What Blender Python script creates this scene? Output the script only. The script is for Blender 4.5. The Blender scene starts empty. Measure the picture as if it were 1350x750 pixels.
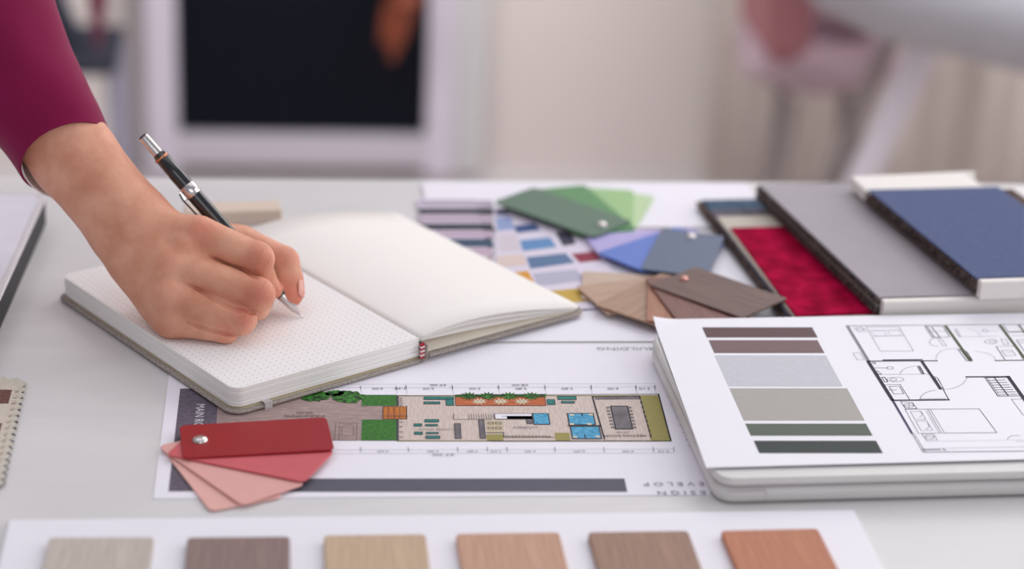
import bpy, bmesh, math, random
import numpy as np
from mathutils import Vector, Matrix, noise
random.seed(7)
C = bpy.context.scene.collection
PI = math.pi
# ------------------------------------------------------------------ camera model (image taken as 1350x750)
F_PX = 2900.0
TABLE = 0.75
CAM_H = TABLE + 0.583
def basis(pitch=22.5, roll=2.5, yaw=-6.0):
    p, r, y = map(math.radians, (pitch, roll, yaw))
    Fw = Vector((0, math.cos(p), -math.sin(p))); R0 = Vector((1, 0, 0)); U0 = Vector((0, math.sin(p), math.cos(p)))
    R = R0*math.cos(r) + U0*math.sin(r); U = U0*math.cos(r) - R0*math.sin(r)
    M = Matrix.Rotation(y, 3, 'Z')
    return M @ R, M @ U, M @ Fw
CR, CU, CF = basis()
CO = Vector((0, 0, CAM_H))
def ray(u, v): return CF + CR*((u-675)/F_PX) - CU*((v-375)/F_PX)
def P(u, v, z=0.0):                                   # point of a pixel on a horizontal plane z above the table
    d = ray(u, v); return CO + d*((TABLE+z-CO.z)/d.z)
def G(u, v, z):                                       # same, absolute height
    d = ray(u, v); return CO + d*((z-CO.z)/d.z)
def W(u, v, y):                                       # on a vertical plane y = const
    d = ray(u, v); return CO + d*(y/d.y)
def D(u, v, Z): return CO + ray(u, v)*Z               # at a depth along the lens axis
def depth_at(u, v, h): return (TABLE+h-CO.z)/ray(u, v).z

cam = bpy.data.cameras.new('camera'); co = bpy.data.objects.new('camera', cam); C.objects.link(co)
Mc = Matrix((CR, CU, -CF)).transposed().to_4x4(); Mc.translation = CO; co.matrix_world = Mc
cam.sensor_width = 36; cam.lens = F_PX/1350*36
cam.dof.use_dof = True; cam.dof.focus_distance = 1.345; cam.dof.aperture_fstop = 3.1; cam.clip_start = .05
cam.dof.aperture_blades = 9
bpy.context.scene.camera = co

# ------------------------------------------------------------------ materials
def lin(c):
    return tuple(((x/255)/12.92 if x/255 <= .04045 else ((x/255+.055)/1.055)**2.4) for x in c)
MATS = {}
def mat(name, rgb, rough=.55, spec=.5, metal=0, var=.04, scale=30, bump=0, bscale=400, rgb2=None, coat=0, sheen=0, sss=0, wave=None, alpha=None):
    if name in MATS: return MATS[name]
    m = bpy.data.materials.new(name); m.use_nodes = True; nt = m.node_tree; N = nt.nodes; L = nt.links
    b = N['Principled BSDF']; c = lin(rgb); c2 = lin(rgb2) if rgb2 else tuple(x*(1-var*2) for x in c)
    tc = N.new('ShaderNodeTexCoord')
    if wave:                                          # (stretch vector, distortion) : grain / weave
        mp = N.new('ShaderNodeMapping'); mp.inputs['Scale'].default_value = wave[0]; L.new(tc.outputs['Object'], mp.inputs['Vector'])
        n = N.new('ShaderNodeTexNoise'); n.inputs['Scale'].default_value = scale; n.inputs['Detail'].default_value = 6; n.inputs['Distortion'].default_value = wave[1]
        L.new(mp.outputs[0], n.inputs['Vector'])
    else:
        n = N.new('ShaderNodeTexNoise'); n.inputs['Scale'].default_value = scale; n.inputs['Detail'].default_value = 4
        L.new(tc.outputs['Object'], n.inputs['Vector'])
    cr = N.new('ShaderNodeValToRGB'); cr.color_ramp.elements[0].position = .35; cr.color_ramp.elements[1].position = .68
    cr.color_ramp.elements[0].color = (*c2, 1); cr.color_ramp.elements[1].color = (*c, 1)
    L.new(n.outputs['Fac'], cr.inputs[0]); L.new(cr.outputs[0], b.inputs['Base Color'])
    b.inputs['Roughness'].default_value = rough; b.inputs['Specular IOR Level'].default_value = spec; b.inputs['Metallic'].default_value = metal
    b.inputs['Coat Weight'].default_value = coat; b.inputs['Coat Roughness'].default_value = .15
    b.inputs['Sheen Weight'].default_value = sheen
    if sss:
        b.inputs['Subsurface Weight'].default_value = sss; b.inputs['Subsurface Radius'].default_value = (.9, .35, .2); b.inputs['Subsurface Scale'].default_value = .006
    if bump:
        n2 = N.new('ShaderNodeTexNoise'); n2.inputs['Scale'].default_value = bscale; n2.inputs['Detail'].default_value = 3
        L.new(tc.outputs['Object'], n2.inputs['Vector'])
        bp = N.new('ShaderNodeBump'); bp.inputs['Strength'].default_value = bump; bp.inputs['Distance'].default_value = .0006
        L.new(n2.outputs['Fac'], bp.inputs['Height']); L.new(bp.outputs[0], b.inputs['Normal'])
    MATS[name] = m; return m
def wood(name, a, b, along='x', rough=.5, scale=9):
    s = (3, 60, 60) if along == 'x' else (60, 3, 60)
    return mat(name, a, rough, rgb2=b, scale=scale, wave=(s, .4), bump=.15, bscale=900)
def flat(name, rgb, rough=.7, spec=.25): return mat(name, rgb, rough, spec, var=.015)

M_table = mat('white_lacquer', (224, 222, 222), .42, .35, rgb2=(217, 215, 216), scale=5, wave=((1, 3, 1), 1.5), coat=.08)
M_paper = mat('white_paper', (242, 239, 248), .6, .3, var=.008)
M_card = mat('glossy_card', (243, 241, 249), .5, .35, var=.006)
M_ivory = mat('ivory_page', (244, 240, 236), .75, .2, var=.008)
M_metal = mat('chrome', (215, 210, 208), .22, .5, metal=1, var=.02)

# ------------------------------------------------------------------ mesh builder
class MB:
    def __init__(s): s.v = []; s.f = []; s.mi = []; s.m = []; s.sm = []
    def mid(s, m):
        if m not in s.m: s.m.append(m)
        return s.m.index(m)
    def add(s, vs, fs, m, smooth=False):
        o = len(s.v); s.v += [tuple(x) for x in vs]; k = s.mid(m)
        for f in fs: s.f.append(tuple(i+o for i in f)); s.mi.append(k); s.sm.append(smooth)
    def poly(s, pts, m, z): s.add([(p[0], p[1], z) for p in pts], [tuple(range(len(pts)))], m)
    def slab(s, out, z0, z1, m, bev=0, mside=None, smooth=False):
        n = len(out)
        a = sum(out[i][0]*out[(i+1) % n][1]-out[(i+1) % n][0]*out[i][1] for i in range(n))
        if a < 0: out = out[::-1]
        rings = []
        if bev: rings.append((offset(out, bev), z0))
        rings.append((out, z0+bev)); rings.append((out, z1-bev))
        if bev: rings.append((offset(out, bev), z1))
        vs = [(p[0], p[1], z) for r, z in rings for p in r]; fs = []
        for k in range(len(rings)-1):
            for i in range(n):
                j = (i+1) % n; fs.append((k*n+i, k*n+j, (k+1)*n+j, (k+1)*n+i))
        s.add(vs, fs, mside or m, smooth)
        s.add([(p[0], p[1], z0) for p in rings[0][0]], [tuple(range(n))[::-1]], mside or m)
        s.add([(p[0], p[1], z1) for p in rings[-1][0]], [tuple(range(n))], m)
    def box(s, c, d, m, bev=0, rot=None):
        x, y, z = d[0]/2, d[1]/2, d[2]/2
        t = MB(); t.slab([(-x, -y), (x, -y), (x, y), (-x, y)], -z, z, m, bev)
        q = Matrix.Identity(3) if rot is None else rot
        s.add([tuple(q @ Vector(p) + Vector(c)) for p in t.v], t.f, m)
    def tube(s, pts, rad, m, n=16, caps=True, smooth=True):
        pts = [Vector(p) for p in pts]; rr = rad if isinstance(rad, (list, tuple)) else [rad]*len(pts)
        vs = []; fs = []; ref = None
        for i, p in enumerate(pts):
            t = (pts[min(i+1, len(pts)-1)]-pts[max(i-1, 0)])
            if t.length < 1e-9: t = pts[-1]-pts[0]
            t.normalize()
            if ref is None:
                ref = t.orthogonal().normalized()
            ref = (ref - t*ref.dot(t)).normalized(); b = t.cross(ref)
            for k in range(n):
                a = 2*PI*k/n; vs.append(p + (ref*math.cos(a)+b*math.sin(a))*rr[i])
        for i in range(len(pts)-1):
            for k in range(n):
                j = (k+1) % n; fs.append((i*n+k, i*n+j, (i+1)*n+j, (i+1)*n+k))
        s.add(vs, fs, m, smooth)
        if caps:
            L = (len(pts)-1)*n
            s.add(vs[:n], [tuple(range(n))[::-1]], m); s.add(vs[L:], [tuple(range(n))], m)
    def line(s, pts, w, m, z, closed=False):
        if closed: pts = list(pts)+[pts[0]]
        for a, b in zip(pts[:-1], pts[1:]):
            a = Vector(a[:2]); b = Vector(b[:2]); d = b-a
            if d.length < 1e-7: continue
            d.normalize(); q = Vector((-d.y, d.x))*w/2; a2 = a-d*w*.4; b2 = b+d*w*.4
            s.poly([a2-q, b2-q, b2+q, a2+q], m, z)
    def build(s, name, parent=None, loc=None, rz=0, M=None):
        me = bpy.data.meshes.new(name); me.from_pydata(s.v, [], s.f)
        for m in s.m: me.materials.append(m)
        me.polygons.foreach_set('material_index', s.mi); me.polygons.foreach_set('use_smooth', s.sm); me.update()
        o = bpy.data.objects.new(name, me); C.objects.link(o)
        if parent: o.parent = parent
        if loc is not None: o.location = loc
        if rz: o.rotation_euler = (0, 0, rz)
        if M is not None: o.matrix_world = M
        return o
def offset(out, b):
    n = len(out); r = []
    for i in range(n):
        p0, p, p1 = Vector(out[i-1]), Vector(out[i]), Vector(out[(i+1) % n])
        a = (p-p0).normalized(); c = (p1-p).normalized()
        na = Vector((-a.y, a.x)); nc = Vector((-c.y, c.x)); q = na+nc
        q = q/max(.5, q.length_squared/2)if q.length > 1e-6 else na
        r.append(tuple(p+q*b))
    return r
def rrect(x0, y0, x1, y1, r, n=6):
    if not isinstance(r, (tuple, list)): r = (r,)*4
    pts = []
    for (cx, cy, a, k) in ((x0, y0, PI, 0), (x1, y0, 1.5*PI, 1), (x1, y1, 0, 2), (x0, y1, .5*PI, 3)):
        q = r[k]
        if q <= 0: pts.append((cx, cy)); continue
        ox = cx+q if cx == x0 else cx-q; oy = cy+q if cy == y0 else cy-q
        for i in range(n+1):
            t = a+PI/2*i/n; pts.append((ox+q*math.cos(t), oy+q*math.sin(t)))
    return pts
def tag(o, label=None, cat=None, group=None, kind=None):
    if label: o['label'] = label
    if cat: o['category'] = cat
    if group: o['group'] = group
    if kind: o['kind'] = kind
    return o
def empty(name, loc, rz=0, label=None, cat=None, group=None):
    o = bpy.data.objects.new(name, None); C.objects.link(o); o.location = loc; o.rotation_euler = (0, 0, rz); o.empty_display_size = .02
    return tag(o, label, cat, group)
class Frame:
    """a flat frame lying at height z: origin pixel, pixel along x"""
    def __init__(s, o, x, z):
        s.z = z; a = P(*o, z); b = P(*x, z); s.o = a; d = b-a; s.rz = math.atan2(d.y, d.x)
        s.M = Matrix.Translation(a) @ Matrix.Rotation(s.rz, 4, 'Z'); s.I = s.M.inverted()
    def __call__(s, u, v, z=None):
        p = s.I @ P(u, v, s.z if z is None else z); return (p.x, p.y)
    vp = None
    def rect(s, u0, v0, u1, v1):                      # opposite corners -> axis-aligned in the frame
        if s.vp:
            a, b_ = s.vp; k = (v1-b_)/(v0-b_)
            return [s(a+(u0-a)*k, v1), s(u1, v1), s(a+(u1-a)/k, v0), s(u0, v0)]
        a = s(u0, v0); b = s(u1, v1); x0, x1 = sorted((a[0], b[0])); y0, y1 = sorted((a[1], b[1]))
        return [(x0, y0), (x1, y0), (x1, y1), (x0, y1)]
def text_mesh(txt, size):
    cu = bpy.data.curves.new('t', 'FONT'); cu.body = txt; cu.size = size; cu.resolution_u = 2; cu.align_x = 'CENTER'; cu.align_y = 'CENTER'
    o = bpy.data.objects.new('t', cu); C.objects.link(o); bpy.context.view_layer.update()
    me = o.evaluated_get(bpy.context.evaluated_depsgraph_get()).to_mesh()
    vs = [tuple(v.co) for v in me.vertices]; fs = [tuple(p.vertices) for p in me.polygons]
    o.to_mesh_clear(); bpy.data.objects.remove(o); bpy.data.curves.remove(cu)
    return vs, fs
def put_text(mb, txt, c, size, rot, m, z, sx=1.0):
    vs, fs = text_mesh(txt, size); ca, sa = math.cos(rot), math.sin(rot)
    mb.add([(c[0]+x*sx*ca-y*sa, c[1]+x*sx*sa+y*ca, z) for x, y, _ in vs], fs, m)

# ================================================================== SETTING
FL = mat('floor_tile', (190, 180, 176), .5, var=.03, scale=3)
WALL = mat('wall_paint', (222, 213, 210), .8, .2, var=.01, scale=2)
WY = 3.50
def struct(name, mb): o = mb.build(name); o['kind'] = 'structure'; return o
b = MB(); b.box((0, .6, -.05), (6.4, 6.0, .1), FL); struct('floor', b)
b = MB(); b.box((0, WY+.06, 1.35), (6.4, .12, 2.7), WALL); struct('wall_back', b)
b = MB(); b.box((-3.14, .6, 1.35), (.12, 5.0, 2.7), WALL); struct('wall_left', b)
b = MB(); b.box((3.14, .6, 1.35), (.12, 5.0, 2.7), WALL); struct('wall_right', b)
b = MB(); b.box((0, WY-.009, .04), (6.1, .014, .08), flat('baseboard_paint', (225, 220, 222))); struct('baseboard_back', b)
# dark glazed door with a white frame in the back wall
white_fr = mat('white_frame_paint', (214, 207, 220), .45, var=.01)
grey_fr = mat('pale_grey_frame', (205, 205, 206), .5, var=.01)
dark_gl = mat('dark_glass', (13, 17, 27), .5, .12, var=.02)
yD = WY-.05
xl = W(213, 120, yD).x; x0 = W(233, 120, yD).x; x1 = W(563, 120, yD).x; x2 = W(601, 120, yD).x; x3 = W(640, 120, yD).x
xg0 = W(172, 120, yD).x; xl = W(193, 120, yD).x
zb = W(400, 181, yD).z; zr = W(400, 221, yD).z
door = empty('door_1', ((x0+x1)/2, WY-.002, 0)); door['kind'] = 'structure'
def dpart(name, a, bb, m, yy=.0, t=.05):
    mb = MB(); cx = (x0+x1)/2
    mb.box(((a[0]+bb[0])/2-cx, -.024-yy, (a[1]+bb[1])/2), (bb[0]-a[0], t, bb[1]-a[1]), m, .003)
    return mb.build(name, door)
dpart('door_frame', (xl, .09), (x0, 2.15), white_fr)
dpart('door_frame', (x1, .09), (x2, 2.15), white_fr)
dpart('door_frame', (xl, 2.15), (x3, 2.22), white_fr)
dpart('bottom_rail', (x0, zr), (x1, zb), mat('lilac_rail_paint', (200, 192, 202), .5, var=.01))
dpart('door_glass', (x0, zb), (x1, 2.15), dark_gl, -.008, .02)
dpart('gap_shade_strip', (x0, .09), (x1, zr), mat('dark_gap', (26, 28, 34), .7), -.008, .02)  # dark strip paints the shade of the gap below the rail
dpart('side_strip', (x2, .09), (x3, 2.15), grey_fr, -.006, .035)
dpart('side_strip', (xg0, .09), (xl, 2.15), mat('taupe_wall_shading', (160, 152, 155), .6, var=.02), -.006, .035)  # darker grey strip paints the shading on the wall left of the frame
# beige curtain hanging on the right half of the back wall
mb = MB(); cx0 = W(940, 100, WY-.09).x; cx1 = cx0+1.5; n = 150; vs = []
for iz, z in enumerate((0.095, .7, 1.4, 2.3)):
    for i in range(n+1):
        x = cx0+(cx1-cx0)*i/n
        y = .010*math.sin(i*.36+.5*math.sin(i*.07))+.004*math.sin(i*.93+iz*.2)
        vs.append((x-cx0, y, z))
fs = [(k*(n+1)+i, k*(n+1)+i+1, (k+1)*(n+1)+i+1, (k+1)*(n+1)+i) for k in range(3) for i in range(n)]
mb.add(vs, fs, mat('curtain_cloth', (240, 231, 226), .9, .1, var=.02), True)
cur = mb.build('curtain', loc=(cx0, WY-.09, 0)); md = cur.modifiers.new('t', 'SOLIDIFY'); md.thickness = .003
tag(cur, 'warm beige curtain hanging in soft folds before the back wall', 'curtain')

# desk
desk_back = P(600, 236).y
dk = empty('desk', (0, (desk_back+.5)/2, 0), 0, 'glossy white desk with papers, samples and a notebook spread on it', 'desk')
hy = (desk_back-.5)/2
mb = MB(); mb.slab(rrect(-.95, -hy, .95, hy, .006, 3), TABLE-.028, TABLE, M_table, .0025); mb.build('desktop', dk)
for sx in (-1, 1):
    for sy in (-1, 1):
        mb = MB(); mb.box((sx*.88, sy*(hy-.06), (TABLE-.029)/2), (.05, .05, TABLE-.029), white_fr, .003); mb.build('leg', dk)
mb = MB(); mb.box((0, hy-.06, TABLE-.07), (1.70, .02, .06), white_fr, .002); mb.build('apron', dk)

# ---- background chairs
gch = mat('grey_shell', (178, 178, 186), .7, var=.02); wleg = mat('white_leg', (225, 218, 228), .4, var=.01)
def shell_chair(name, c, seat_z, yaw, w, d, mseat, mleg, label, group, back_h=.40, leg_r=.016, extra=None, splay=.10, thick=.05):
    t = empty(name, (c[0], c[1], 0), yaw, label, 'chair', group)
    mb = MB(); nu = 20; vs = []
    # bowl-shaped seat: grid of a superellipse, front lip rolled down
    prof = []
    for i in range(nu+1):
        for j in range(nu+1):
            a = -1+2*i/nu; bq = -1+2*j/nu
            x = a*math.sqrt(1-bq*bq*.35)*w/2; y = bq*math.sqrt(1-a*a*.35)*d/2
            z = seat_z + .03*(a*a*abs(a)) - .02*max(0, -bq)**3 + .05*max(0, bq)**3
            vs.append((x, y, z))
    fs = [(i*(nu+1)+j, (i+1)*(nu+1)+j, (i+1)*(nu+1)+j+1, i*(nu+1)+j+1) for i in range(nu) for j in range(nu)]
    mb.add(vs, fs, mseat, True); o = mb.build('seat', t); md = o.modifiers.new('t', 'SOLIDIFY'); md.thickness = thick; md.offset = -1
    mb = MB(); vs = []
    for i in range(nu+1):
        for j in range(nu+1):
            a = -1+2*i/nu; h = j/nu
            ww = w*.96*(1-.35*max(0, h-.6)**1.2*(1 if abs(a) > .5 else .6))
            vs.append((a*ww/2, d/2-.03+.03*h-.04*a*a, seat_z+.03+h*back_h*(1-.12*a*a)))
    mb.add(vs, fs, mseat, True); o = mb.build('backrest', t); md = o.modifiers.new('t', 'SOLIDIFY'); md.thickness = .02
    for sx in (-1, 1):
        for sy in (-1, 1):
            mb = MB(); mb.tube([(sx*w*.30, sy*d*.30, seat_z-thick-.005), (sx*(w*.30+splay), sy*(d*.30+splay), .005)], [leg_r*1.15, leg_r*.7], mleg, 12)
            mb.build('leg', t)
    if extra: extra(t)
    return t
# grey chair, upper right: one white leg falls through (1215,80)->(1140,230)
pl = W(1214, 72, 2.80); pm = W(1140, 230, 2.80)
dirx = (pm.x-pl.x)/(pm.z-pl.z)
t = empty('lounge_chair', (pl.x+.22, 2.80, 0), 0, 'grey padded lounge chair on thick white splayed legs, beyond the desk', 'chair')
sz = pl.z
def locp(u, v, y): p = W(u, v, y); return (p.x-t.location.x, p.z)
e0 = locp(1062, 18, 2.70); e1 = locp(1350, 88, 2.70)
sl = (e1[1]-e0[1])/(e1[0]-e0[0])
mb = MB()
# seat pad: deep upholstered tub whose lower edge slopes
n = 24; vs = []
xs0 = e0[0]; xs1 = e0[0]+.66
for i in range(n+1):
    f = i/n; x = xs0+(xs1-xs0)*f; zb_ = e0[1]+sl*(x-xs0)*1.0 + .10*max(0, .12-f)**1*2
    for (y, z) in ((-.14, zb_), (-.19, zb_+.05), (-.19, zb_+.14), (-.12, zb_+.19), (.20, zb_+.19), (.26, zb_+.12), (.26, zb_+.04), (.20, zb_)):
        vs.append((x, y, z))
m8 = 8; fs = [(i*m8+k, (i+1)*m8+k, (i+1)*m8+(k+1) % m8, i*m8+(k+1) % m8) for i in range(n) for k in range(m8)]
fs += [tuple(range(m8)), tuple(n*m8+k for k in range(m8))[::-1]]
mb.add(vs, fs, gch, True); mb.build('seat', t)
mb = MB(); mb.box(((xs0+xs1)/2, .25, e0[1]+.30), (.60, .07, .62), gch, .03); mb.build('backrest', t)
for (xa, ya) in ((pl.x-t.location.x, .0), (pl.x-t.location.x+.30, .0), (pl.x-t.location.x+.02, .18), (pl.x-t.location.x+.30, .18)):
    zt = e0[1]+sl*(xa-xs0)+.012
    s_ = 1 if xa < .05 else -1
    mb = MB(); mb.tube([(xa+dirx*(zt-sz)*s_, ya, zt), (xa-dirx*sz*s_, ya, .004)], [.0225, .019] if ya < .1 else [.012, .009], wleg if ya < .1 else mat('taupe_leg', (150, 140, 140), .6), 16); mb.build('leg', t)
# pink shell chair behind it
pk = mat('pink_cushion', (206, 182, 194), .8, var=.03); rd = mat('rose_red_cloth', (176, 118, 124), .8, var=.05)
pc = W(1088, 130, 3.20)
def cush(t):
    mb = MB(); mb.box((-.085, -.02, pc.z+.20), (.07, .20, .26), rd, .03); o = mb.build('cushion', t); o['label'] = 'rose red cushion'
t2 = shell_chair('side_chair', (pc.x, 3.24), pc.z+.07, 0, .17, .12, pk, mat('taupe_leg', (150, 140, 140), .6), 'small pink padded chair with taupe legs, under and behind the grey chair', None, .25, .010, cush, .02, .07)
# navy chair and burgundy jacket at upper left
nv = mat('navy_cloth', (30, 33, 50), .8, var=.05)
pn = W(118, 80, 3.10)
t3 = empty('office_chair', (pn.x, 3.14, 0), 0, 'navy blue chair with a slanted back, beyond the desk behind the sleeve', 'chair')
mb = MB(); mb.box((-.012, 0, pn.z+.005), (.105, .20, .020), nv, .006); mb.build('seat', t3)
a_ = W(98, 70, 3.10); b_ = W(52, -40, 3.10)
mb = MB(); mb.tube([(a_.x-pn.x, -.02, a_.z), ((a_.x+b_.x)/2-pn.x, -.02, (a_.z+b_.z)/2), (b_.x-pn.x, .0, b_.z+.02)], [.019, .016, .015], nv, 14); mb.build('back_post', t3)
mb = MB(); mb.box((b_.x-pn.x-.02, .02, b_.z+.14), (.16, .04, .26), nv, .015); mb.build('backrest', t3)
for k, (xx, yy) in enumerate(((-.045, -.07), (.035, -.07), (-.045, .08), (.035, .08))):
    mb = MB(); mb.tube([(xx, yy, pn.z-.005), (xx*1.25, yy*1.3, .004)], [.010, .008], mat('lilac_grey_leg', (150, 148, 165), .5), 12); mb.build('leg', t3)
mb = MB(); q0 = W(128, -50, 3.0); q1 = W(129, 66, 3.0)
n = 10; vs = []
for i in range(n+1):
    f = i/n; c = q0.lerp(q1, f); w_ = .030*(1-f**1.6)+.004
    for k in range(10):
        a = 2*PI*k/10; vs.append((c.x-q0.x+w_*math.cos(a)*.5, .012*math.sin(a), c.z-q1.z))
fs = [(i*10+k, i*10+(k+1) % 10, (i+1)*10+(k+1) % 10, (i+1)*10+k) for i in range(n) for k in range(10)]+[tuple(range(10)), tuple(n*10+k for k in range(10))]
mb.add(vs, fs, mat('burgundy_cloth', (98, 22, 52), .85), True)
tag(mb.build('hanging_scarf', loc=(q0.x, 3.0, q1.z)), 'burgundy scarf end hanging above the navy chair seat', 'scarf')
# rust-brown tassel in front of the dark glass
yT = WY-.12
tt = W(522, 0, yT)
T = empty('tassel', (tt.x, yT, tt.z-.11), 0, 'rust brown leather tassel hanging before the dark door glass', 'tassel')
rust = mat('rust_leather', (150, 72, 44), .6, var=.25, scale=60, wave=((40, 40, 3), .3))
def tp(u, v): p = W(u, v, yT); return (p.x-tt.x, 0, p.z-T.location.z)
for (a, bq, w0, w1) in (((540, 5), (516, 80), .022, .008), ((514, 5), (503, 58), .018, .006), ((527, 5), (511, 64), .016, .005)):
    A = tp(*a); B = tp(*bq); mid_ = tuple((x+y)/2 for x, y in zip(A, B))
    mb = MB(); mb.tube([A, mid_, B], [w0*.6, w0*.55, w1*.6], rust, 12); mb.build('strand', T)
mb = MB(); mb.tube([tp(535, 5), (tp(530, -30)), tp(527, -200)], [.028, .016, .006], rust, 12); mb.build('cord', T)

# ================================================================== PAPERS ON THE DESK
T_ = TABLE
EPS = .00008
def sheet_obj(name, fr, out, z0, z1, m, draw, label, cat, group=None, bev=0):
    mb = MB(); mb.slab(out, z0-fr.z, z1-fr.z, m, bev)
    if draw: draw(mb, z1-fr.z)
    o = mb.build(name, M=fr.M); return tag(o, label, cat, group)

# -------- plan sheet (colour floor plan, read from the far side)
FR = Frame((523, 523), (884.5, 522.2), .0004); FR.vp = (523, -750)
ink = flat('print_black', (62, 58, 66)); inkl = flat('print_grey', (140, 135, 146))
floorw = mat('print_wood_floor', (218, 203, 195), .6, .3, rgb2=(200, 182, 174), scale=10, wave=((90, 12, 1), .2))
pave = mat('print_paving', (178, 155, 150), .6, .3, rgb2=(152, 130, 128), scale=10, wave=((12, 60, 1), .6))
grass = mat('print_grass', (62, 130, 40), .6, .3, rgb2=(34, 96, 26), scale=500)
bush = mat('print_bush', (66, 140, 44), .6, .3, rgb2=(8, 32, 12), scale=330)
orangew = mat('print_orange_wood', (205, 128, 52), .6, .3, rgb2=(168, 88, 30), scale=10, wave=((60, 3, 1), .2))
redw = mat('print_red_wood', (214, 122, 74), .6, .3, rgb2=(168, 78, 40), scale=10, wave=((8, 80, 1), .2))
teal = mat('print_teal', (38, 128, 122), .6, .3, var=.1, scale=300)
olive = mat('print_olive', (158, 148, 84), .6, .3, var=.04, scale=300)
bluep = mat('print_pool_blue', (96, 178, 214), .6, .3, rgb2=(50, 140, 182), scale=380)
slate = mat('print_slate', (92, 92, 106), .6, .3, var=.04, scale=200)
road = mat('print_road', (116, 106, 120), .6, .3, rgb2=(84, 78, 92), scale=10, wave=((25, 90, 1), .4))
marb = mat('print_marble', (128, 122, 126), .6, .3, rgb2=(98, 94, 100), scale=90)
cream = flat('print_cream', (228, 214, 186))
def draw_plan(mb, z):
    k = [0]
    def lay(i): return z+EPS*(i+1)
    R = lambda a, b, c, d, m, i=1: mb.poly(FR.rect(a, b, c, d), m, lay(i))
    def Q(pts, m, i=1): mb.poly([FR(*p) for p in pts], m, lay(i))
    def Ln(pts, w, m=ink, i=5, closed=False): mb.line([FR(*p) for p in pts], w*.001, m, lay(i), closed)
    def RL(a, b, c, d, w, m=ink, i=5): mb.line(FR.rect(a, b, c, d), w*.001, m, lay(i), True)
    yb = FR(523, 582)[1]; xr = FR(884, 581)[0]
    R(523, 521, 884, 582, olive, 0)
    R(524, 522.5, 858, 581, floorw, 1)
    # road strip and paving
    xa = FR(222, 648)[0]; xb = FR(286, 548)[0]; ya = FR(222, 648)[1]; yt = FR(523, 500)[1]
    mb.poly([(xa, ya), (xb, ya), (xb, FR(430, 512)[1]), (xa, FR(430, 512)[1])], road, lay(0))
    mb.poly([(xb, FR(400, 581)[1]), (FR(524, 581)[0], FR(400, 581)[1]), (FR(524, 581)[0], FR(523, 522)[1]), (xb, FR(523, 522)[1])], pave, lay(1))
    mb.poly([(xb, ya), (xb+.03, ya), (xb+.03, FR(400, 583)[1]), (xb, FR(400, 583)[1])], slate, lay(0))
    put_text(mb, 'MAIN ROAD', FR(262, 553), .0075, -PI/2, flat('print_white', (235, 232, 240)), lay(3))
    mt = flat('print_brown_line', (122, 96, 98))
    R(477, 521, 523, 535.5, grass, 2); R(477, 553.5, 523, 581, grass, 2)
    RL(477, 521, 523, 535.5, .25, inkl, 3); RL(477, 553.5, 523, 581, .25, inkl, 3)
    R(505, 536.5, 536, 553, orangew, 3); RL(505, 536.5, 536, 553, .3)
    for u in (512, 519, 527): Ln([(u, 537), (u, 552.5)], .25)
    rng = random.Random(3)
    for cu, cv, ru, rv in ((415, 523, 22, 7), (460, 524, 22, 8.5), (441, 519, 14, 4)):
        pts = []
        for i in range(34):
            a = 2*PI*i/34; q = .78+.3*rng.random(); pts.append((cu+ru*q*math.cos(a), cv+rv*q*math.sin(a)))
        Q(pts, bush, 4)
    # car
    RL(448, 558, 470, 581, .3, mt); RL(451, 563, 466, 575, .3, mt); Ln([(443, 557), (441, 581)], .3, mt); Ln([(452, 560), (466, 560)], .3, mt)
    # outer walls
    R(523, 523, 526, 535, marb, 3); R(523, 553, 526, 581, marb, 3)
    Ln([(523, 522.5), (868, 520)], .6); Ln([(868, 520), (884.5, 581.7)], .9); Ln([(648, 582), (884.5, 581.7)], .6)
    Ln([(524, 523), (524, 536)], .7); Ln([(524, 553), (524, 581)], .7); Ln([(536, 536), (536, 553)], .5)
    for v in (525, 528, 531, 534, 556, 562, 569, 576):
        Ln([(526, v), (531, v+1), (527, v+2)], .35)
    Q([(537, 521.4), (598, 521.2), (598, 523), (537, 523.2)], cream, 2)
    Ln([(525, 581.5), (650, 582)], .3)
    # terrace with plants
    R(600, 524, 720, 535.3, redw, 3); RL(600, 524, 720, 535.3, .3)
    Q([(600, 520.8), (720, 520), (720, 524), (600, 524)], bush, 4)
    for cu in (618, 643, 671, 700):
        pts = []
        for i in range(26):
            a = 2*PI*i/26; q = (.6 if i % 2 else 1.15)
            pts.append((cu+12*q*math.cos(a), 523+5.2*q*math.sin(a)))
        Q(pts, bush, 5)
    for cu in (632, 660, 688):
        pts = []
        for i in range(20):
            a = 2*PI*i/20; q = (.5 if i % 2 else 1.1)
            pts.append((cu+10.5*q*math.cos(a), 530.2+4.2*q*math.sin(a)))
        Q(pts, cream, 6)
        RL(cu-3, 528.8, cu+3, 531.4, .25, ink, 7)
    # teal seats
    for r in ((559, 523.6, 598, 527.2), (588, 527, 598, 535), (559, 530.3, 580, 533), (560, 553.6, 578.5, 557), (546, 559.2, 556, 562.4), (561, 560, 577, 562.2),
              (546.5, 570, 557, 573.2), (562, 570.4, 578, 572.4), (561.5, 575.2, 580, 578.8), (735, 523, 760, 527.3), (721, 527.3, 732, 534), (740, 529.5, 757.5, 532)):
        R(*r, teal, 4); RL(*r, .4)
    # central core
    Ln([(598, 546), (598, 553.4), (648, 553.4)], .4)
    for i in range(11): Ln([(618+i*3.2, 546.5), (618.6+i*3.3, 553)], .25)
    R(652, 546, 702, 553, flat('print_bright', (240, 238, 246)), 4); RL(652, 546, 702, 553, .4); R(668, 549, 702, 553, marb, 4); Ln([(662, 549.6), (700, 549.6)], .4)
    R(702, 545.8, 725, 560, bluep, 4); RL(702, 545.8, 725, 560, .6); R(694, 553, 702, 559, marb, 4); RL(694, 553, 702, 559, .4)
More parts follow.
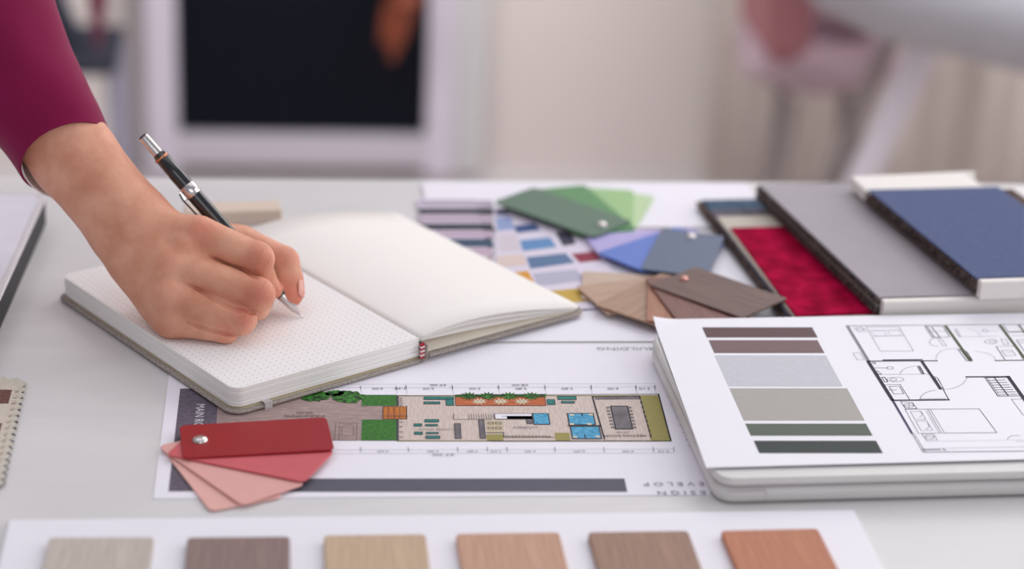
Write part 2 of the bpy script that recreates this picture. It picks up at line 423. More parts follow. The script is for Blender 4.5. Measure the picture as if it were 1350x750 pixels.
    R(599, 559, 608, 578.5, marb, 4); RL(599, 559, 608, 578.5, .45); R(631, 554, 640, 578.5, marb, 4); RL(631, 554, 640, 578.5, .45)
    R(641, 554.5, 664, 571, flat('print_tan', (200, 186, 158)), 2); Ln([(641, 571), (664, 571), (664, 577), (730, 577)], .5)
    for cu in (647, 657):
        for cv in (558.5, 565): RL(cu-3.5, cv-1.2, cu+3.5, cv+1.2, .35)
    for i in range(14): RL(666+i*4.4, 575, 668+i*4.4, 577, .3, ink, 5)
    R(641, 573, 664, 581, olive, 3); R(731, 571, 752, 581, olive, 3)
    # blue rooms
    R(748, 545.6, 785, 560.6, bluep, 4); R(752, 563, 793, 579, bluep, 4)
    RL(748, 545.6, 785, 560.6, .7); RL(752, 563, 793, 579, .7); Ln([(749, 561.8), (792, 561.8)], 1.0)
    for cu, cv in ((754, 548), (779, 547.5), (758, 577), (788, 576.5), (754, 560), (777, 560)): R(cu-3, cv-1, cu+3, cv+1, cream, 6)
    for cu, cv in ((767, 547.5), (771, 576)): R(cu-1, cv-2, cu+1.4, cv+2, ink, 6)
    # meeting room
    mr = [(782, 523.5), (844, 522.8), (858, 579), (795, 580)]
    Ln([(781, 523.5), (797, 579.5)], .9); Ln([(781, 523.6), (843, 523)], .9)
    Q([(784, 524.6), (842, 524), (843, 526.4), (784.8, 527)], marb, 4)
    for i in range(9):
        f0 = i/9; f1 = (i+.62)/9; Ln([(843+16*f0, 523+56*f0), (843+16*f1, 523+56*f1)], .9)
    R(805, 536, 834, 566, marb, 4); RL(805, 536, 834, 566, .8)
    for i in range(7):
        f = i/6; v = 538+26*f
        for s_, e_ in ((801.5+6.5*f, 1), (831+6.5*f, 1)): RL(s_-2, v-.8, s_+1, v+.8, .4)
    put_text(mb, 'MEETING ROOM', FR(824, 575), .0036, PI, ink, lay(6), .95)
    put_text(mb, '40.00', FR(821, 570.4), .0032, PI, inkl, lay(6), 1.1)
    put_text(mb, 'PARKING', FR(402, 549), .0042, PI, mt, lay(6), 1.4); put_text(mb, '20.00', FR(402, 544.5), .0036, PI, mt, lay(6), 1.3)
    put_text(mb, 'COFFEE SPACE', FR(575, 566.5), .0032, PI, inkl, lay(6), 1.0); put_text(mb, 'LOBBY', FR(692, 564), .0036, PI, inkl, lay(6), 1.4)
    put_text(mb, 'TERRACE', FR(520, 549), .003, PI, mt, lay(7), 1.3)
    # dimension lines
    Ln([(420, 507.2), (862, 506.4)], .25, inkl); Ln([(412, 511.5), (865, 510.6)], .28, inkl)
    for u, s in ((475, 0), (522, 0), (535, 1), (596, 1), (657, 1), (718, 1), (779, 1), (838, 1), (863, 1)):
        Ln([(u, 508.6 if s else 509.5), (u+.7, 513.6)], .45 if s else .3, ink)
        Ln([(u, 511), (u+2, 520)], .16, inkl)
    for u, s in ((498, '4.00'), (528, '1.20'), (565, '5.00'), (626, '5.00'), (687, '5.80'), (748, '5.80'), (808, '6.00'), (850, '3.10')):
        put_text(mb, s, FR(u, 512.9), .0034, PI, ink, lay(6), 1.25)
    put_text(mb, '47.00', FR(578, 508.3), .0034, PI, ink, lay(6), 1.4); put_text(mb, '28.00', FR(686, 508.3), .0034, PI, ink, lay(6), 1.4)
    Ln([(430, 593.8), (888, 592.8)], .25, inkl); Ln([(410, 598.4), (889, 597.6)], .25, inkl)
    for u in (475, 538, 603, 642, 668, 731, 796, 861, 888): Ln([(u, 590), (u+1, 596)], .4, inkl)
    for u, s in ((505, '5.00'), (571, '5.80'), (623, '3.80'), (654, '3.00'), (699, '5.80'), (764, '6.00'), (828, '6.00'), (875, '3.10')):
        put_text(mb, s, FR(u, 595.6), .0032, PI, inkl, lay(6), 1.25)
    put_text(mb, '47.00', FR(585, 600), .004, PI, inkl, lay(6), 1.5)
    # side dimensions
    Ln([(890, 534), (913, 588)], .5, ink); Ln([(899, 534), (922, 590)], .3, inkl)
    for f in (0, .15, .32, .5, .68, .85, 1): Ln([(884+23*f, 534+55*f), (901+23*f, 533.6+55*f)], .35, inkl)
    for f in (.08, .24, .41, .59, .76): put_text(mb, '3.00', FR(895+23*f, 534+54*f), .004, -PI/2, ink, lay(6), 1.2)
    # grey bar, lettering
    R(380, 631, 827, 648.5, slate, 1)
    put_text(mb, 'D E S I G N', FR(907, 649.6), .0066, PI, flat('print_plum', (140, 128, 150)), lay(2), 1.12)
    put_text(mb, 'D E V E L O P', FR(897, 638.2), .0066, PI, MATS['print_plum'], lay(2), 1.12)
    put_text(mb, 'OFFICE BUILDING', FR(855, 459.8), .0066, PI, flat('print_green_grey', (160, 170, 168)), lay(2), 1.3)
bl = FR(202, 657); tr = FR(1120, 453.5)
sheet_obj('floor_plan_sheet', FR, [(bl[0], bl[1]), (tr[0], bl[1]), (tr[0], tr[1]), (bl[0], tr[1])], .00015, .0004, M_paper, draw_plan,
          'printed sheet with a coloured floor plan, lying upside down in the middle', 'drawing')

# -------- plain sheets further back
def plain(name, c0, c1, z0, z1, label, m=M_paper, cat='paper', rz=0, draw=None, sheet_w=None):
    fr = Frame(c0, (c0[0]+300, c0[1]-.4+rz), z1)
    a = (0, 0); bq = fr(*c1)
    o = sheet_obj(name, fr, [(0, 0), (bq[0], 0), (bq[0], bq[1]), (0, bq[1])], z0, z1, m, draw, label, cat); return fr
plain('paper_sheet', (625, 450), (1010, 310), .0006, .0008, 'blank white sheet between the notebook and the wooden sample fan')
plain('paper_sheet', (568, 300), (985, 241), .0011, .0013, 'blank white sheet near the far edge under the green colour fan')

# -------- colour charts
def pz(x, y): return (530+x/3.948, 230+y/3.948)
cw = mat('chart_paper', (222, 214, 230), .6, .3, var=.008)
fr1 = Frame((548, 330), (655, 329.6), .0018)
def draw1(mb, z):
    for (v0, v1, c) in ((264, 272.5, (184, 174, 192)), (275, 282, (54, 52, 62)), (283.5, 293, (190, 172, 190)), (295, 303, (58, 62, 74)), (304.5, 313, (194, 172, 192)), (315, 325.5, (66, 84, 108)), (327, 337, (194, 172, 188)), (339, 349, (180, 158, 162)), (351, 361, (208, 196, 200))):
        mb.poly(fr1.rect(552, v0, 651, v1), flat('chart_%d_%d_%d' % c, c), z+EPS)
a1 = fr1(549, 262); b1 = fr1(655, 372)
sheet_obj('colour_chart', fr1, [(a1[0], b1[1]), (b1[0], b1[1]), (b1[0], a1[1]), (a1[0], a1[1])], .0016, .0018, cw, draw1, 'colour chart with dark navy stripes behind the open notebook', 'colour chart')
fr2 = Frame((655, 330), (800, 318), .0024)
def draw2(mb, z):
    cells = [([(490, 185), (550, 183), (556, 207), (490, 209)], (62, 80, 130)), ([(490, 222), (566, 216), (588, 285), (495, 292)], (150, 166, 208)),
        ([(500, 312), (592, 304), (622, 395), (510, 402)], (214, 204, 214)), ([(490, 425), (632, 412), (652, 470), (500, 484)], (222, 202, 196)), ([(545, 512), (655, 500), (690, 562), (590, 572)], (222, 158, 60)),
        ([(582, 266), (690, 252), (722, 288), (598, 304)], (64, 88, 138)), ([(612, 342), (770, 326), (806, 376), (630, 398)], (104, 146, 194)), ([(646, 430), (850, 408), (900, 458), (668, 490)], (98, 124, 160)),
        ([(680, 515), (905, 492), (960, 548), (705, 582)], (186, 184, 204)), ([(745, 606), (930, 590), (975, 660), (800, 672)], (206, 172, 84)),
        ([(796, 300), (880, 292), (905, 360), (838, 372)], (70, 68, 88)), ([(880, 412), (1000, 400), (1040, 444), (926, 458)], (150, 58, 78))]
    for pts, c in cells:
        mb.poly([fr2(*pz(*p)) for p in pts][::-1], flat('chart_%d_%d_%d' % c, c), z+EPS)
out2 = [fr2(*pz(*p)) for p in ((480, 172), (700, 150), (1060, 440), (1000, 690), (760, 720), (500, 500))]
out2 = [fr2(*pz(*p)) for p in ((482, 175), (772, 150), (1090, 470), (1090, 690), (780, 705), (490, 490))]
sheet_obj('colour_chart', fr2, out2, .0020, .0022, cw, draw2, 'colour chart with blue, ochre and red squares beside the striped chart', 'colour chart')

# -------- fans of chips
def fan(name, piv, z, L, Wd, inset, chips, th, label, rivet_m, rr=.0035, r=.004, cat='sample fan', chip_name='colour_chip', group=None):
    p = P(*piv, z+th*len(chips)); root = empty(name, (p.x, p.y, T_+z), 0, label, cat, group)
    n = len(chips)
    for i, (far, m, lab) in enumerate(chips):          # bottom first
        q = P(*far, z+th*i); a = math.atan2(q.y-p.y, q.x-p.x)
        mb = MB(); mb.slab(rrect(-inset, -Wd/2, L-inset, Wd/2, r), 0, th*.86, m, th*.2)
        o = mb.build(chip_name, root, (0, 0, th*i)); o.rotation_euler = (0, -.004*(i), a)
        if lab: o['label'] = lab
    mb = MB(); H = th*n
    prof = [(0, H+.0022), (rr*.45, H+.0021), (rr*.8, H+.0015), (rr, H+.0004), (rr, H-.0002)]
    vs = []; fs = []; k = 20
    for (a, h) in prof:
        for j in range(k): t = 2*PI*j/k; vs.append((a*math.cos(t), a*math.sin(t), h))
    for i in range(len(prof)-1):
        for j in range(k): fs.append((i*k+j, (i+1)*k+j, (i+1)*k+(j+1) % k, i*k+(j+1) % k))
    mb.add(vs, fs, rivet_m, True); mb.build('rivet', root)
    return root
chip = lambda n, c, r=.38: mat(n, c, r, .45, var=.015, scale=80)
fan('colour_fan', (264, 580), .0006, .0865, .0425, .011, [((318, 657), chip('chip_blush', (236, 182, 174)), 'blush pink chip'), ((352, 648), chip('chip_blush_two', (232, 174, 168)), 'pale pink chip'),
    ((405, 614), chip('chip_salmon', (210, 98, 104)), 'salmon chip'), ((428, 575), chip('chip_red', (156, 12, 26), .4), 'deep red chip')], .0013,
    'fan of red and pink colour chips on the floor plan, near the front', M_metal, .0046)
fan('colour_fan', (793, 296), .0024, .096, .047, .011, [((822, 258), chip('chip_pale_green', (186, 214, 166)), 'pale green chip'), ((795, 255), chip('chip_light_green', (150, 194, 130)), 'light green chip'),
    ((742, 257), chip('chip_green', (70, 138, 78)), 'bright green chip'), ((700, 267), chip('chip_deep_green', (70, 108, 88)), 'dark green chip')], .0013,
    'fan of green colour chips, dark green on top, near the far edge', M_metal, .004)
fan('colour_fan', (911, 312), .0024, .086, .047, .011, [((778, 316), chip('chip_lilac', (206, 190, 216)), 'pale lilac chip'), ((790, 326), chip('chip_lavender', (176, 168, 222)), 'lavender chip'), ((828, 345), chip('chip_blue', (72, 112, 200)), 'bright blue chip'),
    ((884, 372), chip('chip_slate_blue', (70, 92, 124)), 'slate blue chip')], .0013,
    'fan of blue and lavender colour chips behind the wooden sample fan', M_metal, .004)
# -------- wooden samples fan
W1 = wood('veneer_pale', (204, 182, 164), (186, 162, 144)); W2 = wood('veneer_beige', (192, 160, 138), (170, 138, 118)); W3 = wood('veneer_tan', (176, 142, 116), (152, 118, 96))
W4 = wood('veneer_orange', (176, 124, 98), (150, 98, 76)); W5 = wood('veneer_redbrown', (128, 84, 76), (104, 64, 58)); W6 = wood('veneer_dark', (112, 84, 76), (82, 58, 52))
fan('wood_sample_fan', (902, 368), .0024, .080, .050, .010, [((775, 378), W1, 'pale veneer chip'), ((795, 396), W2, 'beige veneer chip'), ((832, 414), W3, 'tan veneer chip'), ((902, 432), W4, 'orange brown veneer chip'),
    ((940, 424), W5, 'reddish brown veneer chip'), ((1004, 409), W6, 'dark brown veneer chip')], .0016, 'fan of wood veneer samples, dark brown chip on top', mat('copper_rivet', (214, 160, 150), .25, metal=1), .0032, .002, 'sample fan', 'veneer_chip')

# -------- board with wood samples, front edge
fb = Frame((12, 685), (1120, 672), .0022)
xb1 = fb(1140, 700)[0]
mb = MB(); mb.slab([(0, 0), (xb1, 0), (xb1, -.20), (0, -.20)], -.0021, 0, M_card, .0004)
tag(mb.build('sample_board', M=fb.M), 'white presentation board along the front edge holding six wood squares', 'board')
tiles = [((65, 708), (203, 707.5), (206, 196, 186), (186, 174, 164), 'pale greyish linen-look wood square, first from the left on the white board'),
         ((247, 708), (382, 706.5), (150, 126, 120), (128, 106, 102), 'greyish brown wood square, second on the white board'),
         ((427, 705), (561, 703.5), (206, 180, 152), (188, 160, 132), 'pale yellow maple wood square on the white board'),
         ((601, 703), (737, 701), (204, 160, 134), (186, 140, 116), 'pinkish light brown wood square on the white board'),
         ((775, 701), (907, 699), (164, 126, 104), (138, 104, 86), 'mid brown walnut wood square beside the orange one'),
         ((950, 699), (1078, 696), (190, 118, 80), (170, 98, 64), 'orange brown cherry wood square at the right end of the white board')]
for i, (a, bq, c1, c2, lab) in enumerate(tiles):
    f = Frame(a, bq, .0062); w = (P(*bq, .0062)-P(*a, .0062)).length
    mb = MB(); mb.slab(rrect(0, -.056, w, 0, .0025, 4), -.0038, 0, wood('sample_wood_%s' % 'abcdef'[i], c1, c2, 'y'), .0006)
    tag(mb.build('wood_sample', M=f.M), lab, 'wood sample', 'wood squares on the white board')

# ================================================================== NOTEBOOK
nf = Frame((307.5, 514.5), (553.5, 445.5), .0172)
def L3(u, v, z): p = P(u, v, z); q = nf.I @ p; return q
NW = nf(553.5, 445.5)[0]; NL = nf(75.5, 366.7)[1]+.004
nb = empty('notebook', nf.M.translation - Vector((0, 0, .0172)), nf.rz, 'open dotted notebook with grey linen cover lying under the writing hand', 'notebook')
z_pg = .0172
def dotmat(name, rgb, dot=(120, 118, 126)):
    m = bpy.data.materials.new(name); m.use_nodes = True; nt = m.node_tree; N = nt.nodes; K = nt.links; bs = N['Principled BSDF']
    tc = N.new('ShaderNodeTexCoord'); sc = N.new('ShaderNodeVectorMath'); sc.operation = 'SCALE'; sc.inputs['Scale'].default_value = 215
    fr = N.new('ShaderNodeVectorMath'); fr.operation = 'FRACTION'; sub = N.new('ShaderNodeVectorMath'); sub.operation = 'SUBTRACT'; sub.inputs[1].default_value = (.5, .5, 0)
    mul = N.new('ShaderNodeVectorMath'); mul.operation = 'MULTIPLY'; mul.inputs[1].default_value = (1, 1, 0); ln = N.new('ShaderNodeVectorMath'); ln.operation = 'LENGTH'
    K.new(tc.outputs['Object'], sc.inputs[0]); K.new(sc.outputs[0], fr.inputs[0]); K.new(fr.outputs[0], sub.inputs[0]); K.new(sub.outputs[0], mul.inputs[0]); K.new(mul.outputs[0], ln.inputs[0])
    mr = N.new('ShaderNodeMapRange'); mr.inputs['From Min'].default_value = .06; mr.inputs['From Max'].default_value = .10; K.new(ln.outputs['Value'], mr.inputs['Value'])
    mx = N.new('ShaderNodeMix'); mx.data_type = 'RGBA'; mx.inputs['A'].default_value = (*lin(dot), 1); mx.inputs['B'].default_value = (*lin(rgb), 1)
    K.new(mr.outputs[0], mx.inputs['Factor']); K.new(mx.outputs['Result'], bs.inputs['Base Color']); bs.inputs['Roughness'].default_value = .75; bs.inputs['Specular IOR Level'].default_value = .2
    return m
M_dot = dotmat('dotted_page', (243, 240, 240), (135, 133, 142)); M_dotr = dotmat('dotted_page_ivory', (246, 242, 238), (226, 221, 218))
linen = mat('grey_linen', (182, 172, 164), .9, .15, rgb2=(148, 138, 132), scale=700, bump=.5, bscale=1200)
def edgemat():
    m = bpy.data.materials.new('page_edges'); m.use_nodes = True; nt = m.node_tree; N = nt.nodes; K = nt.links; bs = N['Principled BSDF']
    tc = N.new('ShaderNodeTexCoord'); mp = N.new('ShaderNodeMapping'); mp.inputs['Scale'].default_value = (4, 4, 2600); n = N.new('ShaderNodeTexNoise'); n.inputs['Scale'].default_value = 1; n.inputs['Detail'].default_value = 3
    cr = N.new('ShaderNodeValToRGB'); cr.color_ramp.elements[0].position = .3; cr.color_ramp.elements[1].position = .55
    cr.color_ramp.elements[0].color = (*lin((238, 233, 229)), 1); cr.color_ramp.elements[1].color = (*lin((250, 248, 245)), 1)
    K.new(tc.outputs['Object'], mp.inputs[0]); K.new(mp.outputs[0], n.inputs['Vector']); K.new(n.outputs['Fac'], cr.inputs[0]); K.new(cr.outputs[0], bs.inputs['Base Color']); bs.inputs['Roughness'].default_value = .8
    return m
M_edge = edgemat(); PG_SH = nf(75.5, 366.7)[0]
# left board of the cover
mb = MB(); mb.slab(rrect(-.0025, -.003, NW+.001, NL+.003, (.010, 0, 0, .010)), .0010, .0033, linen, .0008); mb.build('cover', nb)
# page block with four signatures on its front edge
mb = MB(); top = z_pg
n_l = 1
def blk(x0, y0, x1, y1, z0, z1): mb.slab(rrect(x0, y0, x1, y1, (.0075, .0, .0, .0075), 8), z0, z1, M_dot, .0003, M_edge, False)
zs = [.0046, .0078, .0109, .0140, top]
for i in range(4): blk(.0005+.0002*(i % 2), .0004*(i % 2), NW-.0004, NL-.0004*(i % 2), zs[i]+(.0001 if i else 0), zs[i+1]-.0000)
mb.build('page_block', nb)
mb = MB(); mb.slab(rrect(.0006, -.0004, NW-.001, NL, (.009, 0, 0, .009), 8), .0034, .0038, mat('endpaper', (214, 200, 170), .8)); mb.slab(rrect(.0008, .0004, NW-.001, NL, (.009, 0, 0, .009), 8), .0041, .0044, MATS['endpaper']); mb.build('endpapers', nb)
# right cover board + curved pages
RW = .131
pd = L3(770, 407, .006); RW = pd.x-NW; 
right_rot = math.atan2(pd.y, pd.x-NW)
rp = bpy.data.objects.new('right_half', None)
def curved(x_len, y0, y1, zs_, ze, bulge, th, m, name, rc=.009, inset=0, peak=.8, lift=0):
    mb = MB(); n = 44; vs = []; m2 = 2
    for i in range(n+1):
        t = i/n; t = 1-(1-t)**1.6 if t > 0 else 0; x = x_len*t
        z = zs_*(1-t)+ze*t + bulge*math.sin(PI*t**peak) 
        c = 0
        if x > x_len-rc: c = rc-math.sqrt(max(0, rc*rc-(x-(x_len-rc))**2))
        for k in range(9):
            f = k/8; y = (y0+c)*(1-f)+(y1-c)*f
            vs.append((x-.0006, y+x*math.tan(right_rot), z))
    fs = [(i*9+k, (i+1)*9+k, (i+1)*9+k+1, i*9+k+1) for i in range(n) for k in range(8)]
    mb.add(vs, fs, m, True); o = mb.build(name, nb, (NW, 0, 0))
    md = o.modifiers.new('t', 'SOLIDIFY'); md.thickness = th; md.offset = -1
    return o
mb = MB(); mb.slab(rrect(.006, -.003, RW+.0015, NL+.003, (0, .010, .010, 0)), .0030, .0052, linen, .0008)
mb.v = [(x, y+x*math.tan(right_rot), z) for x, y, z in mb.v]; o = mb.build('cover', nb, (NW, 0, 0))
curved(RW, 0, NL, .0172, .0070, .0072, .0004, M_dotr, 'page')
curved(RW-.0002, .0008, NL-.0008, .0164, .0066, .0068, .0003, M_ivory, 'page')
curved(RW, .0002, NL-.0002, .0156, .0063, .0048, .0003, M_ivory, 'page', peak=.7)
curved(RW-.001, .001, NL-.001, .0148, .0059, .0010, .0003, M_ivory, 'page')
curved(RW-.001, .001, NL-.001, .0060, .0056, .0, .0003, mat('endpaper_pale', (236, 226, 210), .8), 'page')
# spine: linen strip and headband
mb = MB(); pts = [(NW-.002, .0022), (NW+.0015, .0018), (NW+.004, .0022), (NW+.0050, .0045), (NW+.0038, .0075), (NW+.0046, .0100), (NW+.0040, .0130), (NW+.0020, .0142)]
vs = []
for (x, z) in pts:
    vs += [(x, -.003, z), (x, NL+.003, z)]
fs = [(2*i, 2*i+1, 2*i+3, 2*i+2) for i in range(len(pts)-1)]
mb.add(vs, fs, linen, True); o = mb.build('spine', nb); md = o.modifiers.new('t', 'SOLIDIFY'); md.thickness = .0009
mb = MB(); rdm = mat('headband_red', (178, 30, 42), .7); wtm = mat('headband_white', (232, 226, 224), .7)
for i in range(7):
    z = .0045+i*.0014; mb.tube([(NW-.0012, -.0022, z), (NW+.0016, -.0028, z+.0009)], .0011, rdm if i % 2 == 0 else wtm, 8)
mb.build('headband', nb)
# elastic loop wrapping the cover near the front corner
mb = MB(); ex = .020
w_ = .0052
mb.box((ex+w_/2, -.0034, .0024), (w_, .0010, .0042), mat('elastic', (206, 202, 200), .8, rgb2=(182, 178, 178), scale=900)); mb.box((ex+w_/2, .0015, .0048), (w_, .010, .0006), MATS['elastic']); mb.box((ex+w_/2, .09, .0006), (w_, .186, .0006), MATS['elastic'])
mb.build('elastic_band', nb)

# ================================================================== LAPTOP, PRESENTATION CARD
alu = mat('silver_shell', (214, 212, 210), .35, .5, var=.01); alu2 = mat('silver_shell_dark', (196, 192, 192), .4, var=.01)
lf = Frame((945, 633), (1350, 622), .0165)
lq0 = P(946, 633, .0165); lq1 = P(860, 442, .0165); la = (math.atan2(lq1.y-lq0.y, lq1.x-lq0.x)-PI/2)*.6+lf.rz*.4; lf.M = Matrix.Translation(lf.o) @ Matrix.Rotation(la, 4, 'Z'); lf.I = lf.M.inverted(); lf.rz = la
lp = empty('laptop', lf.M.translation-Vector((0, 0, .0165)), lf.rz, 'closed silver laptop under the printed presentation card', 'laptop')
ly = lf(862, 440)[1]; lx = lf(862, 440)[0]
mb = MB(); mb.slab(rrect(0, 0, .315, ly, .012, 8), .0012, .0108, alu, .0024, smooth=True); mb.build('base', lp)
mb = MB(); mb.slab(rrect(.0008, .0008, .3142, ly-.0008, .012, 8), .0104, .0112, alu2); mb.build('gasket', lp)
mb = MB(); mb.slab(rrect(0, 0, .315, ly, .012, 8), .0114, .0165, alu, .0018, smooth=True); mb.build('lid', lp)
mb = MB(); mb.box((.029, -.00005, .0062), (.0004, .0006, .0060), alu2); mb.box((.018, -.00005, .0092), (.022, .0006, .0004), alu2); mb.build('port_cover', lp)
for x in (.02, .295):
    for y in (.02, ly-.02):
        mb = MB(); mb.tube([(x, y, .0001), (x, y, .0013)], .006, mat('rubber_dark', (50, 50, 54), .8), 12); mb.build('rubber_foot', lp)
cf = Frame((931, 616), (1350, 605), .0182); cf.vp = (228, -1111)
cd_y = cf(861, 421)[1]
def Z3(x, y): return (1100+x/3.948, 420+y/3.948)
mb = MB()
nx, ny = 40, 26; cwid = .297; vs = []
x_tl = cf(861, 421)[0]
def lift(x, y):                                       # far-left corner curls up a little
    d = max(0, 1-(math.hypot(x, y-cd_y))/.018); return .0022*d*d
for zz in (-.0005, 0):
    for j in range(ny+1):
        for i in range(nx+1):
            x = cwid*(i/nx)**1.5; y = cd_y*(1-(1-j/ny)**1.5); vs.append((x+x_tl*y/cd_y, y, zz+lift(x, y)))
S = (nx+1)*(ny+1); fs = []
for j in range(ny):
    for i in range(nx):
        a = j*(nx+1)+i; fs.append((S+a, S+a+1, S+a+nx+2, S+a+nx+1)); fs.append((a, a+nx+1, a+nx+2, a+1))
for i in range(nx): fs.append((i, i+1, S+i+1, S+i)); k = ny*(nx+1)+i; fs.append((k+1, k, S+k, S+k+1))
for j in range(ny): a = j*(nx+1); fs.append((a+nx+1, a, S+a, S+a+nx+1)); a += nx; fs.append((a, a+nx+1, S+a+nx+1, S+a))
mb.add(vs, fs, M_card)
for r, c, nm in (((925.5, 431.5, 1078, 445), (96, 72, 74), 'a'), ((934, 448.5, 1087, 465.5), (122, 98, 100), 'b'), ((942, 468.5, 1111, 509.5), (204, 204, 212), 'c'),
                 ((961.5, 512, 1140, 554.5), (176, 172, 166), 'd'), ((982.5, 558.5, 1150.5, 574.5), (90, 102, 90), 'e'), ((993.5, 581, 1164, 597.5), (50, 60, 58), 'f')):
    mb.poly(cf.rect(*r), mat('swatch_print_'+nm, c, .6, .3, var=.025, scale=220), EPS*1.2)
K = flat('plan_ink', (52, 48, 58)); KG = flat('plan_ink_green', (84, 92, 66)); KP = flat('plan_ink_violet', (72, 60, 98)); KL = flat('plan_line', (128, 122, 134)); KLL = flat('plan_line_faint', (178, 172, 184))
def L_(pts, w, m=K, i=2, closed=False): mb.line([cf(*Z3(*p)) for p in pts], w*.001, m, EPS*i, closed)
def arc(c, r0, r1, a0, a1, w=.25, m=KL):
    pts = [(c[0]+r0*math.cos(math.radians(a0+(a1-a0)*i/14)), c[1]+r1*math.sin(math.radians(a0+(a1-a0)*i/14))) for i in range(15)]; L_(pts, w, m)
def Wl(a, bq, w, m=K): L_([a, bq], w, m, 3)
# outer walls
Wl((62, 40), (172, 222), .5, KL); Wl((74, 40), (184, 222), .5, KL); Wl((68, 40), (178, 222), .35, KG)
Wl((60, 38), (1010, 30), .5, KG); Wl((176, 222), (535, 220), 1.0); Wl((255, 216), (455, 214), 1.2, KP)
L_([(96, 180), (132, 178), (158, 214), (120, 216)], .3, KL, 2, True)
Wl((176, 224), (302, 424), 2.3); Wl((302, 424), (404, 598), 1.4, KP); Wl((404, 598), (462, 696), .35, KL); Wl((414, 598), (474, 696), .35, KL)
Wl((456, 224), (552, 366), 2.0); Wl((304, 426), (596, 423), 1.4); Wl((566, 368), (596, 423), .5)
L_([(520, 302), (552, 356), (570, 366), (534, 306)], .35, KP, 2, True); L_([(540, 312), (566, 360)], .3, KP)
Wl((580, 40), (708, 220), 2.0, KG); L_([(642, 160), (688, 220), (718, 219), (686, 170)], .45, K, 2, True); L_([(654, 160), (700, 219)], .35)
Wl((862, 36), (1015, 240), 2.0, KG); Wl((960, 34), (1010, 100), 1.2, KG); Wl((838, 219), (1010, 217), 1.0, KG)
Wl((905, 70), (1010, 68), .9, KG); L_([(905, 70), (880, 36)], .4, K)
Wl((688, 304), (905, 303), 1.4); Wl((905, 303), (1010, 450), 2.4)
# doors
arc((600, 214), 72, 56, 180, 270); L_([(600, 158), (640, 157)], .25, KL); arc((720, 220), 120, 50, 275, 360, .25, KL); L_([(690, 172), (720, 218)], .3, KL)
arc((560, 300), 130, 70, 0, 88, .25, KL); arc((545, 424), 100, 52, 180, 262, .25, KP); L_([(445, 416), (575, 416), (575, 420), (445, 420)], .25, KL, 2, True); arc((440, 292), 98, 46, 180, 262, .25, KL)
L_([(432, 248), (455, 288), (468, 288), (444, 248)], .5, K, 2, True); L_([(440, 250), (462, 288)], .4)
# wardrobe hatch
L_([(784, 308), (852, 404), (968, 403), (905, 306)], .55, K, 2, True); L_([(832, 306), (905, 402)], .7); L_([(795, 310), (862, 404)], .3)
for i in range(7):
    f = i/6; L_([(800+62*f, 322+74*f), (888+64*f, 320+74*f)], .5, K)
# top bedroom
L_([(165, 44), (240, 170), (412, 169), (336, 44)], .3, KL, 2, True); L_([(180, 62), (352, 60)], .25, KL); L_([(200, 92), (366, 90)], .3, KL); L_([(190, 66), (212, 90), (272, 88), (258, 64)], .25, KLL, 2, True); L_([(276, 64), (292, 88), (352, 88), (334, 62)], .25, KLL, 2, True)
L_([(96, 46), (130, 70), (170, 69), (140, 45)], .25, KLL, 2, True); arc((134, 57), 22, 9, 0, 360, .3, KL); L_([(112, 57), (156, 57)], .25, KL)
L_([(470, 40), (508, 98), (600, 96), (566, 40)], .4, K, 2, True); L_([(480, 40), (520, 97)], .6); L_([(490, 66), (582, 65)], .3, KL); L_([(505, 44), (548, 96)], .6, K)
arc((535, 122), 40, 22, 80, 280, .3, KL); L_([(535, 100), (565, 142), (585, 142), (548, 98)], .3, KL, 2, True)
# bathrooms
L_([(625, 58), (650, 96), (655, 90), (635, 56)], .35, KL, 2, True); arc((690, 96), 70, 42, 275, 355, .22, KLL); L_([(655, 95), (860, 92)], .25, KL)
arc((782, 64), 14, 6, 0, 360, .3, KL); L_([(796, 64), (855, 66)], .25, KL); arc((815, 120), 32, 12, 0, 360, .35, KL); arc((822, 120), 16, 6, 0, 360, .25, KL); L_([(866, 106), (882, 136), (908, 135), (890, 106)], .35, KL, 2, True)
L_([(842, 146), (888, 214)], .5, K); L_([(845, 146), (940, 144), (980, 210)], .35, KL); L_([(870, 166), (892, 194), (945, 192), (925, 165)], .35, KL, 2, True); L_([(895, 176), (925, 175)], .3, KL)
L_([(948, 112), (990, 172), (1015, 172)], .45, K); L_([(950, 112), (1010, 111)], .4, K); L_([(965, 125), (1010, 124)], .4, K); L_([(925, 90), (1010, 88)], .35, KL)
L_([(195, 228), (205, 236), (216, 235), (208, 227)], .4, KP, 2, True); L_([(208, 257), (275, 257)], .4, KG); arc((290, 257), 17, 7, 0, 360, .35); L_([(228, 291), (500, 289)], .25, KL)
L_([(214, 276), (232, 292), (245, 290), (225, 272)], .4, K, 2, True); arc((318, 317), 44, 12, 0, 360, .3); arc((308, 317), 17, 7, 0, 360, .3); L_([(246, 306), (262, 330), (278, 330), (262, 305)], .5, K, 2, True)
L_([(256, 342), (306, 424)], .5); L_([(258, 345), (342, 343), (392, 422)], .4); L_([(285, 354), (310, 392), (362, 391), (338, 352)], .35, K, 2, True); L_([(275, 372), (322, 372)], .35)
